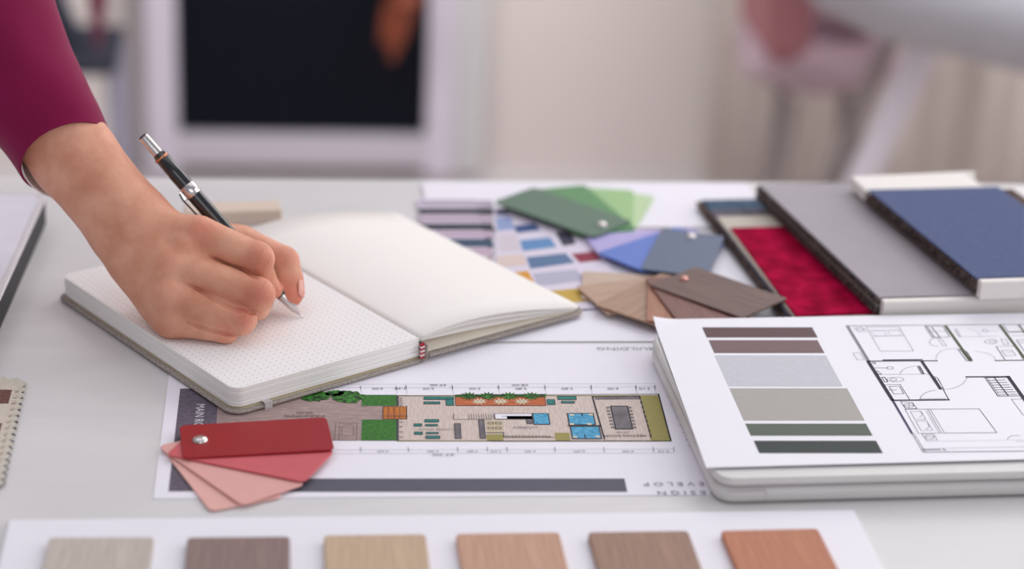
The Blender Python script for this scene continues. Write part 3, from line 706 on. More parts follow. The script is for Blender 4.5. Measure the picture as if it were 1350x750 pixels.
# big bed
L_([(368, 472), (438, 598), (572, 596)], .35, KL); L_([(368, 472), (754, 470), (846, 594), (572, 596)], .4, KP); L_([(486, 472), (556, 594)], .35, KL); L_([(500, 474), (572, 594)], .3, KL); L_([(478, 480), (545, 596)], .25, KL)
L_([(396, 484), (420, 526), (476, 524), (452, 482)], .3, KL, 2, True); L_([(424, 534), (452, 584), (512, 582), (480, 532)], .3, KL, 2, True); arc((434, 500), 22, 14, -60, 80, .25, KL); arc((470, 560), 22, 16, -60, 80, .25, KL)
L_([(345, 432), (372, 470), (430, 468), (405, 436)], .35, KP, 2, True); arc((388, 452), 26, 11, 0, 360, .3); L_([(362, 452), (414, 452)], .25); L_([(388, 441), (388, 464)], .25)
L_([(455, 602), (480, 634), (536, 632), (515, 600)], .3, KL, 2, True); arc((495, 616), 24, 10, 0, 360, .3, KL); L_([(470, 616), (520, 616)], .25, KL)
L_([(475, 640), (1010, 632)], .22, KLL); L_([(455, 678), (1010, 668)], .25, KL); Wl((462, 696), (1015, 690), .55, KP); L_([(462, 684), (550, 682)], 1.0, KL); L_([(565, 680), (580, 686)], .8, KL)
L_([(922, 420), (985, 505)], .35, KL); L_([(922, 420), (1010, 418)], .35, KL); arc((945, 630), 44, 22, 180, 300, .3, KL); L_([(945, 640), (1000, 640)], .25, KL)
card = mb.build('presentation_card', M=cf.M)
tag(card, 'printed card with six colour bars and a line floor plan, on the laptop', 'card')

# ================================================================== FABRIC SAMPLE BOOKS
def fabric(name, a, bq, sheen=.3, sc=500): return mat(name, a, .95, .1, rgb2=bq, scale=sc, sheen=sheen, bump=.6, bscale=900)
F_red = mat('crimson_velvet', (186, 14, 68), .9, .05, rgb2=(140, 2, 44), scale=70, sheen=0, bump=.8, bscale=500)
F_grey = fabric('silver_satin', (172, 166, 172), (168, 162, 168), .0, 30); F_grey.node_tree.nodes['Principled BSDF'].inputs['Roughness'].default_value = .5
F_blue = fabric('denim_blue', (102, 112, 146), (92, 102, 136), .0); F_cream = fabric('cream_fabric', (214, 206, 192), (196, 188, 176)); F_teal = fabric('teal_weave', (66, 98, 124), (44, 70, 96), .2, 150)
F_pat = fabric('mottled_grey', (120, 110, 122), (70, 66, 78), .2, 160); F_dk = fabric('charcoal_weave', (112, 104, 102), (58, 54, 54), 0, 300); F_br = fabric('brown_weave', (130, 108, 100), (64, 54, 52), 0, 300); F_sg = fabric('stone_weave', (150, 144, 138), (112, 106, 102))
M_spine = mat('ivory_board', (236, 231, 226), .5, .4, var=.01)
def zigzag(a, bq, step, amp):
    a = Vector(a); bq = Vector(bq); d = bq-a; n = max(2, int(d.length/step)); d.normalize(); q = Vector((-d.y, d.x)); r = []
    for i in range(n):
        f = i/n; r.append(tuple(a.lerp(bq, f))); r.append(tuple(a.lerp(bq, f+.5/n)+q*amp))
    return r
def page(root, fr, corners, z, m, th=.0011, amp=.0022, name='fabric_page', lab=None, zig=(3,), jit=0, sag=0):
    # corners: front-left, front-right, back-right, back-left in frame metres
    out = []
    for k in range(4):
        a = corners[k]; bq = corners[(k+1) % 4]
        if k in zig: out += zigzag(a, bq, .0050, amp)
        else: out.append(a)
    mb = MB(); mb.slab(out, z, z+th, m); o = mb.build(name, root)
    if lab: o['label'] = lab
    return o
def book(origin, xpix, z, label, pages, spine, group='fabric sample books'):
    fr = Frame(origin, xpix, z[1]); root = empty('fabric_sample_book', Vector((fr.o.x, fr.o.y, T_+z[0])), fr.rz, label, 'sample book', group)
    return fr, root
# book 1 (crimson on top)
fr, root = book((1048, 415), (1155, 411.5), (.0009, .0125), 'fabric sample book with crimson velvet on top and a cream page below', None, None)
wd = .105
def cpx(fr, *pp): return [fr(*p) for p in pp]
z1 = .0125-.0009
def shear(fr, fl, bl_, w): a = fr(*fl); c = fr(*bl_); return [a, (a[0]+w, a[1]), (c[0]+w, c[1]), c]
page(root, fr, shear(fr, (1048, 415), (963, 300), wd*.75), z1-.0014, F_red, .0014, .0012, lab='crimson velvet page')
page(root, fr, shear(fr, (1047, 416), (944, 283), wd*.78), z1-.0029, F_cream, .0013, lab='cream page')
page(root, fr, shear(fr, (1045, 417), (934, 272), wd*.8), z1-.0044, F_pat, .0013, lab='mottled grey page')
page(root, fr, shear(fr, (1045, 417), (925, 256), wd*.8), z1-.0059, F_teal, .0013, lab='teal page')
for i, m in enumerate((F_br, F_dk, F_sg)): page(root, fr, shear(fr, (1043-i, 418), (917+2*i, 256+2*i), wd*.8), z1-.0074-.0014*i, m, .0012, .0034)
mb = MB(); mb.slab([(.001, -.0065), (.42*wd+.07, -.0065), (.42*wd+.07, -.0005), (.001, -.0005)], 0, z1-.0015, M_spine, .0006); mb.build('spine', root)
# book 2 (silver grey)
fr, root = book((1160, 392), (1285, 388.5), (.0130, .0262), 'fabric sample book with a plain silver grey page on top, middle of the stack', None, None)
z2 = .0262-.0130; wd = .14
page(root, fr, shear(fr, (1158, 391.5), (1000, 243), wd), z2-.0013, F_grey, .0013, .0012, lab='silver grey page')
for i, m in enumerate((F_dk, F_br, F_sg, F_dk, F_br, F_dk)): page(root, fr, shear(fr, (1156-i*.6, 393), (997, 243+i*.3), wd), z2-.0013-.0016*(i+1), m, .0013, .0032+.0008*(i % 2))
mb = MB(); mb.slab([(.0005, -.0078), (.17, -.0078), (.17, -.0012), (.0005, -.0012)], 0, z2-.0002, M_spine, .0007); mb.build('spine', root)
# book 3 (blue)
fr, root = book((1288, 366), (1350, 364), (.0268, .0400), 'fabric sample book with denim blue fabric on top, uppermost of the stack', None, None)
z3 = .0400-.0268; wd = .115
page(root, fr, shear(fr, (1286, 366), (1144, 250), wd*.88), z3-.0013, F_blue, .0013, .0012, lab='denim blue page')
for i, m in enumerate((F_br, F_dk, F_br, F_dk, F_br)): page(root, fr, shear(fr, (1285, 367), (1141, 250+i*.3), wd), z3-.0060-.0015*(i+1)+.0040, m, .0012, .0032+.0008*(i % 2))
mb = MB(); a = fr(1139, 252); c = fr(1122, 229)
bk = fr(1290, 222)
mb.slab([(a[0]+.004, a[1]), (a[0]+wd*.86, a[1]), (a[0]+wd*.86-.006, bk[1]-.006), (bk[0]-.002, bk[1]), (c[0], c[1])], z3-.0110, z3-.0020, M_spine, .0006); mb.build('backing_board', root)
mb = MB(); mb.slab([(.0005, -.0078), (.13, -.0078), (.13, -.0012), (.0005, -.0012)], 0, z3-.0002, M_spine, .0007); mb.build('spine', root)

# ================================================================== LEFT SIDE THINGS
# slim white tablet / laptop with the shade of its flank painted near black
pe = P(61, 257, .021); pf = P(0, 392, .021); d = (pf-pe); Ld = .26; d.normalize(); ang = math.atan2(d.y, d.x)
tb = empty('tablet', Vector((pe.x, pe.y, T_)), ang, 'white tablet with silver rim and dark shaded side at the left edge', 'tablet')
mb = MB(); mb.slab(rrect(-.0, -.20, Ld, 0, .006, 6), .0005, .0190, mat('shaded_side_black', (26, 27, 34), .6), .001); mb.build('case', tb)
mb = MB(); mb.slab(rrect(-.001, -.201, Ld+.001, .0006, .006, 6), .0192, .0212, mat('silver_rim', (206, 206, 214), .25, metal=.7), .0008); mb.build('rim', tb)
mb = MB(); mb.slab(rrect(.004, -.19, Ld-.004, -.0045, .004, 5), .0213, .0217, mat('white_lid', (232, 230, 244), .4)); mb.build('lid', tb)
# beige wooden block behind the pen
wf = Frame((300, 279), (372, 276.5), .011)
mb = MB(); x1_ = wf(372, 277)[0]; mb.slab(rrect(-.03, 0, x1_, .020, .001, 2), -.0108, 0, wood('block_wood', (232, 214, 198), (220, 200, 182)), .0006)
tag(mb.build('wooden_block', M=wf.M), 'small pale wooden block behind the open notebook', 'block')
# pinked fabric swatches at the left edge
for i, (dz, du, dv, m, lab) in enumerate(((.0008, 4, 3, F_pat, 'mottled fabric swatch with zigzag edge, lowest of three at the left edge'), (.0022, 2, 1, F_cream, 'cream fabric swatch with zigzag edge, middle of three at the left edge'),)):
    sf = Frame((-60+du, 640), (-59+du, 639.4), dz+.0012)
    out = [sf(-60, 660), sf(-6+du, 640)]
    out += zigzag(sf(-6+du, 640), sf(31-du, 500+dv), .0080, -.0034)[1:]
    out += zigzag(sf(31-du, 500+dv), sf(-60, 494+dv), .0080, -.0034)
    mb = MB(); mb.slab(out, -.0012, 0, m)
    tag(mb.build('fabric_swatch', M=sf.M), lab, 'fabric swatch', 'pinked fabric swatches')
sf = Frame((-60, 640), (-59, 639.4), .0052)
out = [sf(-60, 650), sf(-12, 625)] + zigzag(sf(-12, 625), sf(19, 508), .0080, -.0034)[1:] + zigzag(sf(19, 508), sf(-60, 505), .0080, -.0034)
mb = MB(); mb.slab(out, -.0012, 0, fabric('check_cream', (218, 208, 194), (200, 186, 172)))
F_cb = fabric('cocoa_check', (132, 96, 88), (108, 76, 70), 0)
mb.poly([sf(-60, 533), sf(11, 532), sf(16, 514), sf(-60, 512)], F_cb, .0001); mb.poly([sf(-60, 580), sf(-4, 582), sf(3, 558), sf(-60, 556)], F_cb, .0001)
tag(mb.build('fabric_swatch', M=sf.M), 'cream and brown checked fabric swatch on top at the left edge', 'fabric swatch', 'pinked fabric swatches')

# ================================================================== PERSON : HAND, FOREARM, SLEEVE
Zr = depth_at(398, 418.5, .0175); Zt = 1.3117; ZS = Zr-Zt        # depth of the pen tip
PX = 1.38/F_PX                                        # metres per pixel near the hand
def cs(u, v, Z):
    Z = Z+ZS; return np.array([(u-675)/F_PX*Z, -(v-375)/F_PX*Z, Z], dtype=np.float32)
def onpage(u, v, r): return cs(u, v, depth_at(u, v, .0175+r)-ZS)
H_ = .00072
lo = np.array([-.345, -.050, 1.215+ZS], dtype=np.float32); hi = np.array([-.122, .150, 1.372+ZS], dtype=np.float32)
dims = np.ceil((hi-lo)/H_).astype(int)
gx = lo[0]+np.arange(dims[0], dtype=np.float32)*H_; gy = lo[1]+np.arange(dims[1], dtype=np.float32)*H_; gz = lo[2]+np.arange(dims[2], dtype=np.float32)*H_
BIG = np.float32(.05)
def field(): return np.full(dims, BIG, dtype=np.float32)
def smin(a, b_, k):
    if k <= 0: return np.minimum(a, b_)
    h = np.maximum(k-np.abs(a-b_), 0)/k; return np.minimum(a, b_)-h*h*h*k/6
def cone(Fd, a, ra, b_, rb, k=.002, sz=1.0, sub=False):
    rm = max(ra, rb)+.02; l = np.minimum(a, b_)-rm; h = np.maximum(a, b_)+rm
    i0 = np.clip(((l-lo)/H_).astype(int), 0, dims); i1 = np.clip(((h-lo)/H_).astype(int)+1, 0, dims)
    X = gx[i0[0]:i1[0], None, None]; Y = gy[None, i0[1]:i1[1], None]; Zc = gz[None, None, i0[2]:i1[2]]
    s = np.float32(1/sz); ba = (b_-a)*np.array([1, 1, s], dtype=np.float32); L2 = float(ba @ ba)+1e-12
    px = X-a[0]; py = Y-a[1]; pz_ = (Zc-a[2])*s
    t = np.clip((px*ba[0]+py*ba[1]+pz_*ba[2])/L2, 0, 1)
    d = np.sqrt((px-t*ba[0])**2+(py-t*ba[1])**2+(pz_-t*ba[2])**2)-(ra+(rb-ra)*t)
    if sz < 1: d = d*np.float32((1+sz)/2)
    sl = (slice(i0[0], i1[0]), slice(i0[1], i1[1]), slice(i0[2], i1[2]))
    if sub: Fd[sl] = -smin(-Fd[sl], d, k)
    else: Fd[sl] = smin(Fd[sl], d, k)
mm = .001
J = {}
J['i_mcp'] = cs(262, 310, 1.283); J['i_pip'] = cs(338, 341, 1.279); J['i_dip'] = cs(345, 361, 1.301); J['i_tip'] = cs(360, 382, Zt-.007)
J['m_mcp'] = cs(222, 349, 1.275); J['m_pip'] = cs(339, 388, 1.270); J['m_dip'] = cs(338, 404, 1.292); J['m_tip'] = cs(346, 398, Zt+.004)
J['r_mcp'] = cs(222, 389, 1.271); J['r_pip'] = cs(317, 421, 1.268); J['r_dip'] = cs(306, 424, 1.286); J['r_tip'] = cs(280, 410, 1.300)
J['p_mcp'] = cs(228, 421, 1.274); J['p_pip'] = onpage(298, 437, .0072); J['p_dip'] = onpage(288, 432, .0068); J['p_tip'] = onpage(266, 422, .0064)
J['t_cmc'] = cs(232, 312, 1.312); J['t_mcp'] = cs(318, 319, Zt+.012); J['t_ip'] = cs(373, 345, Zt+.010); J['t_tip'] = cs(384.5, 390, Zt+.0020)
wr = cs(186, 315, 1.292)
fing = field(); 
def chain(names, rad, k):
    Fd = field()
    for (a, b_), (ra, rb) in zip(zip(names[:-1], names[1:]), zip(rad[:-1], rad[1:])): cone(Fd, J[a], ra*mm, J[b_], rb*mm, .003)
    return Fd
gap = .0013
index = chain(['i_mcp', 'i_pip', 'i_dip', 'i_tip'], [11.6, 10.6, 8.0, 6.0], .003)
middle = chain(['m_mcp', 'm_pip', 'm_dip', 'm_tip'], [11.6, 10.5, 8.6, 7.0], .003)
ring = chain(['r_mcp', 'r_pip', 'r_dip', 'r_tip'], [11.0, 9.6, 7.8, 6.6], .003)
pinky = chain(['p_mcp', 'p_pip', 'p_dip', 'p_tip'], [10.2, 7.3, 6.8, 6.2], .003)
# flesh of the first phalanges and knuckle caps
def mid(a, b_, t): return J[a]*(1-t)+J[b_]*t
cone(index, mid('i_mcp', 'i_pip', .25)+np.array([0, 0, .003], dtype=np.float32), .0112, mid('i_mcp', 'i_pip', .7), .0096, .004)
cone(middle, mid('m_mcp', 'm_pip', .3), .0112, mid('m_mcp', 'm_pip', .65), .0098, .004)
cone(ring, mid('r_mcp', 'r_pip', .3), .0100, mid('r_mcp', 'r_pip', .65), .0090, .004)
for Fd, n_, r in ((index, 'i_pip', .0104), (middle, 'm_pip', .0106), (ring, 'r_pip', .0095)): cone(Fd, J[n_], r, J[n_]+np.array([.001, 0, .003], dtype=np.float32), r*.95, .003)
thumb = chain(['t_cmc', 't_mcp', 't_ip', 't_tip'], [15.0, 10.8, 10.2, 6.6], .004)
cone(thumb, J['t_ip']+np.array([.0, -.001, 0], dtype=np.float32), .0102, cs(380, 368, Zt+.006), .0097, .003)
cone(thumb, cs(380, 371, Zt+.006), .0095, J['t_tip']+np.array([-.0005, .001, 0], dtype=np.float32), .0076, .003)
hand = smin(smin(smin(index, middle, gap), ring, gap), pinky, gap)
palm = field()
# forearm & wrist (flattened in depth)
cone(palm, cs(46, 136, 1.300), .0290, cs(97, 206, 1.297), .0270, .004, .85)
cone(palm, cs(97, 206, 1.297), .0270, cs(178, 305, 1.294), .0258, .008, .82)
cone(palm, cs(176, 303, 1.294), .0262, cs(205, 335, 1.292), .0262, .012, .70)
# metacarpals
for n_, r0, r1, wo in (('i_mcp', 15.5, 11.0, (-2, -9)), ('m_mcp', 16, 11.8, (-4, 0)), ('r_mcp', 16, 11.0, (-6, 8)), ('p_mcp', 16, 10.6, (-6, 16))):
    w0 = wr + np.array([wo[0]*PX, -wo[1]*PX*1.6, 0], dtype=np.float32); cone(palm, w0, r0*mm, J[n_], r1*mm, .008)
# fill of the back of the hand between the knuckles and the roots of the fingers
for a_, b_, r in (('i', 'm', 11.0), ('m', 'r', 10.8), ('r', 'p', 10.2)):
    m0 = (J[a_+'_mcp']+J[b_+'_mcp'])/2; cone(palm, wr, .0150, m0, r*mm, .006)
    m1 = mid(a_+'_mcp', a_+'_pip', .30)*.5+mid(b_+'_mcp', b_+'_pip', .30)*.5+np.array([0, 0, .0035], dtype=np.float32); cone(palm, m0, r*mm, m1, .0085, .004)
# palm body, hypothenar, thenar
cone(palm, cs(205, 345, 1.300), .0200, cs(255, 370, 1.296), .0165, .010)
cone(palm, cs(185, 345, 1.292), .0190, cs(226, 416, 1.283), .0140, .010)
cone(palm, cs(215, 395, 1.288), .0150, cs(250, 420, 1.285), .0125, .008)
cone(palm, cs(225, 330, 1.305), .0190, cs(272, 335, 1.305), .0120, .010)
# web between thumb and index
cone(palm, cs(250, 315, 1.300), .0100, cs(296, 322, 1.312), .0070, .008)
body = smin(palm, hand, .008)
body = smin(body, thumb, .004)
# crease between fingers kept open along the gaps
def surf_depth(u, v):                                 # first skin hit under a pixel
    zs_ = np.arange(1.235, 1.34, .0006)
    for z in zs_:
        p = cs(u, v, z); i = np.round((p-lo)/H_).astype(int)
        if np.all(i >= 0) and np.all(i < dims) and body[i[0], i[1], i[2]] < 0: return z
    return None
for pl_, r in ((((276, 338.5), (287, 343.5), (298, 348), (311, 353.5), (324, 359), (337, 366)), (.5, .9, 1.3, 1.5, 1.3, 1.0)),
               (((248, 374), (262, 382), (278, 392), (296, 402), (314, 409), (330, 412), (343, 412)), (.4, .8, 1.0, 1.1, 1.1, 1.1, .9)),
               (((246, 425), (262, 431), (280, 436), (298, 440), (309, 441.5)), (.3, .7, .9, .9, .7))):
    zz_ = [surf_depth(*p) for p in pl_]
    q_ = [(cs(p[0], p[1], z+.0006), k*mm*1.25) for p, z, k in zip(pl_, zz_, r) if z is not None]
    for (a_, ra), (b_, rb) in zip(q_[:-1], q_[1:]): cone(body, a_, ra, b_, rb, .0022, 1.0, True)
# flatten where the side of the hand rests on the page
nrm = np.array([CR.z, CU.z, CF.z], dtype=np.float32)  # world height in lens coordinates
hgt = gx[:, None, None]*nrm[0]+gy[None, :, None]*nrm[1]+gz[None, None, :]*nrm[2] + np.float32(CO.z-(TABLE+.0176))
body = np.maximum(body, -hgt.astype(np.float32))
del hgt, index, middle, ring, pinky, thumb, hand, palm

def surface_nets(Fd):
    ins = Fd < 0; n0, n1, n2 = Fd.shape
    c = np.zeros((n0-1, n1-1, n2-1), dtype=np.int8)
    offs = [(i, j, k) for i in (0, 1) for j in (0, 1) for k in (0, 1)]
    for (i, j, k) in offs: c += ins[i:n0-1+i, j:n1-1+j, k:n2-1+k]
    act = (c > 0) & (c < 8); idx = -np.ones(act.shape, dtype=np.int64); cells = np.argwhere(act); idx[act] = np.arange(len(cells))
    acc = np.zeros((len(cells), 3)); cnt = np.zeros(len(cells))
    for a in offs:
        for ax in range(3):
            if a[ax]: continue
            b_ = list(a); b_[ax] = 1
            fa = Fd[cells[:, 0]+a[0], cells[:, 1]+a[1], cells[:, 2]+a[2]]; fb_ = Fd[cells[:, 0]+b_[0], cells[:, 1]+b_[1], cells[:, 2]+b_[2]]
            m = (fa < 0) != (fb_ < 0); t = np.where(m, fa/np.where(m, fa-fb_, 1), 0)
            p = np.tile(np.array(a, dtype=float), (len(cells), 1)); p[:, ax] += t
            acc[m] += p[m]; cnt[m] += 1
    V = (cells+acc/cnt[:, None])*H_+lo
    quads = []
    for ax in range(3):
        a1, a2 = (ax+1) % 3, (ax+2) % 3
        s0 = [slice(None)]*3; s1 = [slice(None)]*3; s0[ax] = slice(0, -1); s1[ax] = slice(1, None)
        d = ins[tuple(s0)] != ins[tuple(s1)]; e = np.argwhere(d)
        e = e[(e[:, a1] > 0) & (e[:, a2] > 0) & (e[:, a1] < Fd.shape[a1]-1) & (e[:, a2] < Fd.shape[a2]-1)]
        q = []
        for (o1, o2) in ((-1, -1), (0, -1), (0, 0), (-1, 0)):
            f = e.copy(); f[:, a1] += o1; f[:, a2] += o2; q.append(idx[f[:, 0], f[:, 1], f[:, 2]])
        q = np.stack(q, 1); fl = ins[e[:, 0], e[:, 1], e[:, 2]]
        q[~fl] = q[~fl][:, ::-1]; quads.append(q)
    return V, np.concatenate(quads)
V, Q_ = surface_nets(body)
# laplacian relax (two light passes)
for it in range(2):
    s = np.zeros_like(V); n_ = np.zeros(len(V))
    for a, b_ in ((0, 1), (1, 2), (2, 3), (3, 0)):
        np.add.at(s, Q_[:, a], V[Q_[:, b_]]); np.add.at(n_, Q_[:, a], 1); np.add.at(s, Q_[:, b_], V[Q_[:, a]]); np.add.at(n_, Q_[:, b_], 1)
    V = V*.5+.5*s/np.maximum(n_, 1)[:, None]
Vc = V.copy()
A = np.array([[CR.x, CU.x, CF.x], [CR.y, CU.y, CF.y], [CR.z, CU.z, CF.z]])
VW = V @ A.T + np.array(CO)
org = P(270, 440, .0175)
person = empty('person', (org.x, org.y, T_+.0176), 0, 'person in a burgundy sleeve writing with the right hand in the notebook', 'person')
me = bpy.data.meshes.new('body'); me.from_pydata([tuple(p) for p in (VW-np.array(person.location))], [], [tuple(int(i) for i in q) for q in Q_])
me.polygons.foreach_set('use_smooth', [True]*len(me.polygons)); me.update()
# skin pigmentation: pinker knuckles, finger ends and thumb
red = np.zeros(len(V))
for (n_, r, w_) in (('i_pip', .010, .75), ('m_pip', .010, .85), ('r_pip', .009, .8), ('i_mcp', .010, .8), ('m_mcp', .009, .35), ('r_mcp', .008, .3), ('t_ip', .013, .6), ('t_tip', .012, 1.0), ('i_tip', .010, .5), ('p_pip', .008, .5)):
    c_ = J[n_] + np.array([.002, .001, -.006]) if n_[2:] in ('pip', 'mcp') and n_[0] != 't' else J[n_]
    r = r*.62; red = np.maximum(red, w_*np.exp(-((V-c_)**2).sum(1)/(2*r*r)))
at = me.attributes.new('pink', 'FLOAT', 'POINT'); at.data.foreach_set('value', red.astype(np.float32))
crs = np.zeros(len(V)); cmk = np.zeros(len(V))
for a_, b_, r in (('i_mcp', 'i_pip', .0075), ('m_mcp', 'm_pip', .0075), ('r_mcp', 'r_pip', .0065), ('t_mcp', 't_ip', .0085)):
    ax_ = J[b_]-J[a_]; ax_ = ax_/np.linalg.norm(ax_); c_ = J[b_]+ax_*.003+np.array([0, 0, -.006 if a_[0] != 't' else -.004]); dd = V-c_
    w_ = np.exp(-((dd**2).sum(1))/(2*r*r)); side_ = dd-np.outer(dd@ax_, ax_)
    cc_ = dd@ax_ + 25*(side_**2).sum(1)*np.sign(dd@ax_); sel = w_ > cmk; crs[sel] = cc_[sel]; cmk[sel] = w_[sel]
for nm_, ar_ in (('crease', crs*1000), ('crease_mask', cmk)):
    at = me.attributes.new(nm_, 'FLOAT', 'POINT'); at.data.foreach_set('value', ar_.astype(np.float32))
def skin():
    m = bpy.data.materials.new('skin'); m.use_nodes = True; nt = m.node_tree; N = nt.nodes; K_ = nt.links; bs = N['Principled BSDF']
    tc = N.new('ShaderNodeTexCoord'); n = N.new('ShaderNodeTexNoise'); n.inputs['Scale'].default_value = 45; n.inputs['Detail'].default_value = 5; K_.new(tc.outputs['Object'], n.inputs['Vector'])
    cr = N.new('ShaderNodeValToRGB'); cr.color_ramp.elements[0].position = .35; cr.color_ramp.elements[1].position = .7
    cr.color_ramp.elements[0].color = (*lin((210, 144, 116)), 1); cr.color_ramp.elements[1].color = (*lin((232, 175, 148)), 1); K_.new(n.outputs['Fac'], cr.inputs[0])
    a_ = N.new('ShaderNodeAttribute'); a_.attribute_name = 'pink'; mx = N.new('ShaderNodeMix'); mx.data_type = 'RGBA'; mx.inputs['B'].default_value = (*lin((212, 96, 82)), 1)
    ml = N.new('ShaderNodeMath'); ml.operation = 'MULTIPLY'; ml.inputs[1].default_value = .72; K_.new(a_.outputs['Fac'], ml.inputs[0])
    K_.new(ml.outputs[0], mx.inputs['Factor']); K_.new(cr.outputs[0], mx.inputs['A']); K_.new(mx.outputs['Result'], bs.inputs['Base Color'])
    bs.inputs['Roughness'].default_value = .5; bs.inputs['Specular IOR Level'].default_value = .4
    bs.inputs['Subsurface Weight'].default_value = .25; bs.inputs['Subsurface Radius'].default_value = (1, .35, .2); bs.inputs['Subsurface Scale'].default_value = .004
    v = N.new('ShaderNodeTexVoronoi'); v.inputs['Scale'].default_value = 900; K_.new(tc.outputs['Object'], v.inputs['Vector'])
    n2 = N.new('ShaderNodeTexNoise'); n2.inputs['Scale'].default_value = 260; n2.inputs['Detail'].default_value = 4; K_.new(tc.outputs['Object'], n2.inputs['Vector'])
    ad = N.new('ShaderNodeMath'); ad.operation = 'MULTIPLY_ADD'; ad.inputs[1].default_value = .12; K_.new(v.outputs['Distance'], ad.inputs[0]); nm4 = N.new('ShaderNodeMath'); nm4.operation = 'MULTIPLY'; nm4.inputs[1].default_value = .45; K_.new(n2.outputs['Fac'], nm4.inputs[0]); K_.new(nm4.outputs[0], ad.inputs[2])
    c1 = N.new('ShaderNodeAttribute'); c1.attribute_name = 'crease'; c2 = N.new('ShaderNodeAttribute'); c2.attribute_name = 'crease_mask'
    wv = N.new('ShaderNodeMath'); wv.operation = 'MULTIPLY_ADD'; wv.inputs[1].default_value = 3.4; n3 = N.new('ShaderNodeTexNoise'); n3.inputs['Scale'].default_value = 300; K_.new(tc.outputs['Object'], n3.inputs['Vector'])
    n4 = N.new('ShaderNodeMath'); n4.operation = 'MULTIPLY'; n4.inputs[1].default_value = 5; K_.new(n3.outputs['Fac'], n4.inputs[0]); K_.new(c1.outputs['Fac'], wv.inputs[0]); K_.new(n4.outputs[0], wv.inputs[2])
    sn = N.new('ShaderNodeMath'); sn.operation = 'SINE'; K_.new(wv.outputs[0], sn.inputs[0]); ab = N.new('ShaderNodeMath'); ab.operation = 'ABSOLUTE'; K_.new(sn.outputs[0], ab.inputs[0])
    pw = N.new('ShaderNodeMath'); pw.operation = 'POWER'; pw.inputs[1].default_value = .4; K_.new(ab.outputs[0], pw.inputs[0])
    mk = N.new('ShaderNodeMath'); mk.operation = 'MULTIPLY'; K_.new(pw.outputs[0], mk.inputs[0]); K_.new(c2.outputs['Fac'], mk.inputs[1])
    ad2 = N.new('ShaderNodeMath'); ad2.operation = 'MULTIPLY_ADD'; ad2.inputs[1].default_value = .9; K_.new(mk.outputs[0], ad2.inputs[0]); K_.new(ad.outputs[0], ad2.inputs[2])
    bp = N.new('ShaderNodeBump'); bp.inputs['Strength'].default_value = .6; bp.inputs['Distance'].default_value = .0011; K_.new(ad2.outputs[0], bp.inputs['Height']); K_.new(bp.outputs[0], bs.inputs['Normal'])
    return m
me.materials.append(skin())
bo = bpy.data.objects.new('body', me); C.objects.link(bo); bo.parent = person
def toL(p): return Vector((A @ np.array(p, dtype=float))) + CO - person.location
# thumb nail: thin curved shell lying on the right flank of the thumb tip
nail = mat('nail', (224, 158, 144), .25, .5, var=.02)
def nail_patch(cu, cv, Zc, along, out_dir, w, l, rad, name='fingernail'):
    mb = MB(); al = Vector(along).normalized(); o_ = Vector(out_dir); o_ = (o_-al*o_.dot(al)).normalized(); sd = al.cross(o_)
    c_ = Vector(cs(cu, cv, Zc).tolist()); vs = []; nn = 10
    for i in range(nn+1):
        for j in range(nn+1):
            a = -1+2*i/nn; b2 = -1+2*j/nn; ww = w/2*math.sqrt(max(0, 1-max(0, abs(a)-.45)**2/.36))
            th = b2*ww/rad; q = c_+al*(a*l/2)+o_*(rad*math.cos(th))+sd*(rad*math.sin(th)) - o_*(.0012*max(0, a)**2)
            vs.append(toL(q))
    fs = [(i*(nn+1)+j, (i+1)*(nn+1)+j, (i+1)*(nn+1)+j+1, i*(nn+1)+j+1) for i in range(nn) for j in range(nn)]
    mb.add(vs, fs, nail, True); o = mb.build(name, person); md = o.modifiers.new('t', 'SOLIDIFY'); md.thickness = .0005; md.offset = 0; o['label'] = 'thumb nail'
    return o
tdir = Vector((J['t_tip']-cs(383, 368, Zt+.006)).tolist())
nail_patch(384.5, 384, Zt+.0030, tdir, (.90, .0, -.44), .0082, .0118, .0083)

# sleeve
def tubeskin(path, radii, n=56, m_=None, tilt0=None, wrinkle=.0, name='sleeve', thick=.0016, flat_=.9, seed=1):
    pts = [Vector((A @ np.array(p, dtype=float))) + CO - person.location for p in path]
    # resample with Catmull-Rom
    P_ = []; R_ = []
    for i in range(len(pts)-1):
        p0 = pts[max(i-1, 0)]; p1 = pts[i]; p2 = pts[i+1]; p3 = pts[min(i+2, len(pts)-1)]
        for k in range(10):
            t = k/10; P_.append(.5*((2*p1)+(-p0+p2)*t+(2*p0-5*p1+4*p2-p3)*t*t+(-p0+3*p1-3*p2+p3)*t**3)); R_.append(radii[i]*(1-t)+radii[i+1]*t)
    P_.append(pts[-1]); R_.append(radii[-1])
    mb = MB(); vs = []
    vdir = Vector(CF)
    for i, p in enumerate(P_):
        t = (P_[min(i+1, len(P_)-1)]-P_[max(i-1, 0)]).normalized()
        dz = (vdir-t*vdir.dot(t)).normalized(); sd = t.cross(dz)
        for k in range(n):
            a = 2*PI*k/n; r = R_[i]
            q = dz*math.cos(a)*flat_*r + sd*math.sin(a)*r
            f = max(0, 1-i/10)
            off = t*(tilt0*math.cos(a)*f if tilt0 else 0)
            nz = noise.noise((p+q)*16+Vector((seed, 0, 0)))*.5+noise.noise((p+q*1.0)*Vector((1, 1, 1))*34.0)*.22
            vs.append(p+q*(1+wrinkle*nz*min(1, i/5+.25))+off)
    fs = [(i*n+k, i*n+(k+1) % n, (i+1)*n+(k+1) % n, (i+1)*n+k) for i in range(len(P_)-1) for k in range(n)]
    mb.add(vs, fs, m_, True); o = mb.build(name, person); md = o.modifiers.new('t', 'SOLIDIFY'); md.thickness = thick; md.offset = -1
    return o
M_sl = mat('burgundy_crepe', (138, 20, 74), .8, .15, rgb2=(122, 14, 62), scale=12, sheen=.12, bump=.25, bscale=1500)
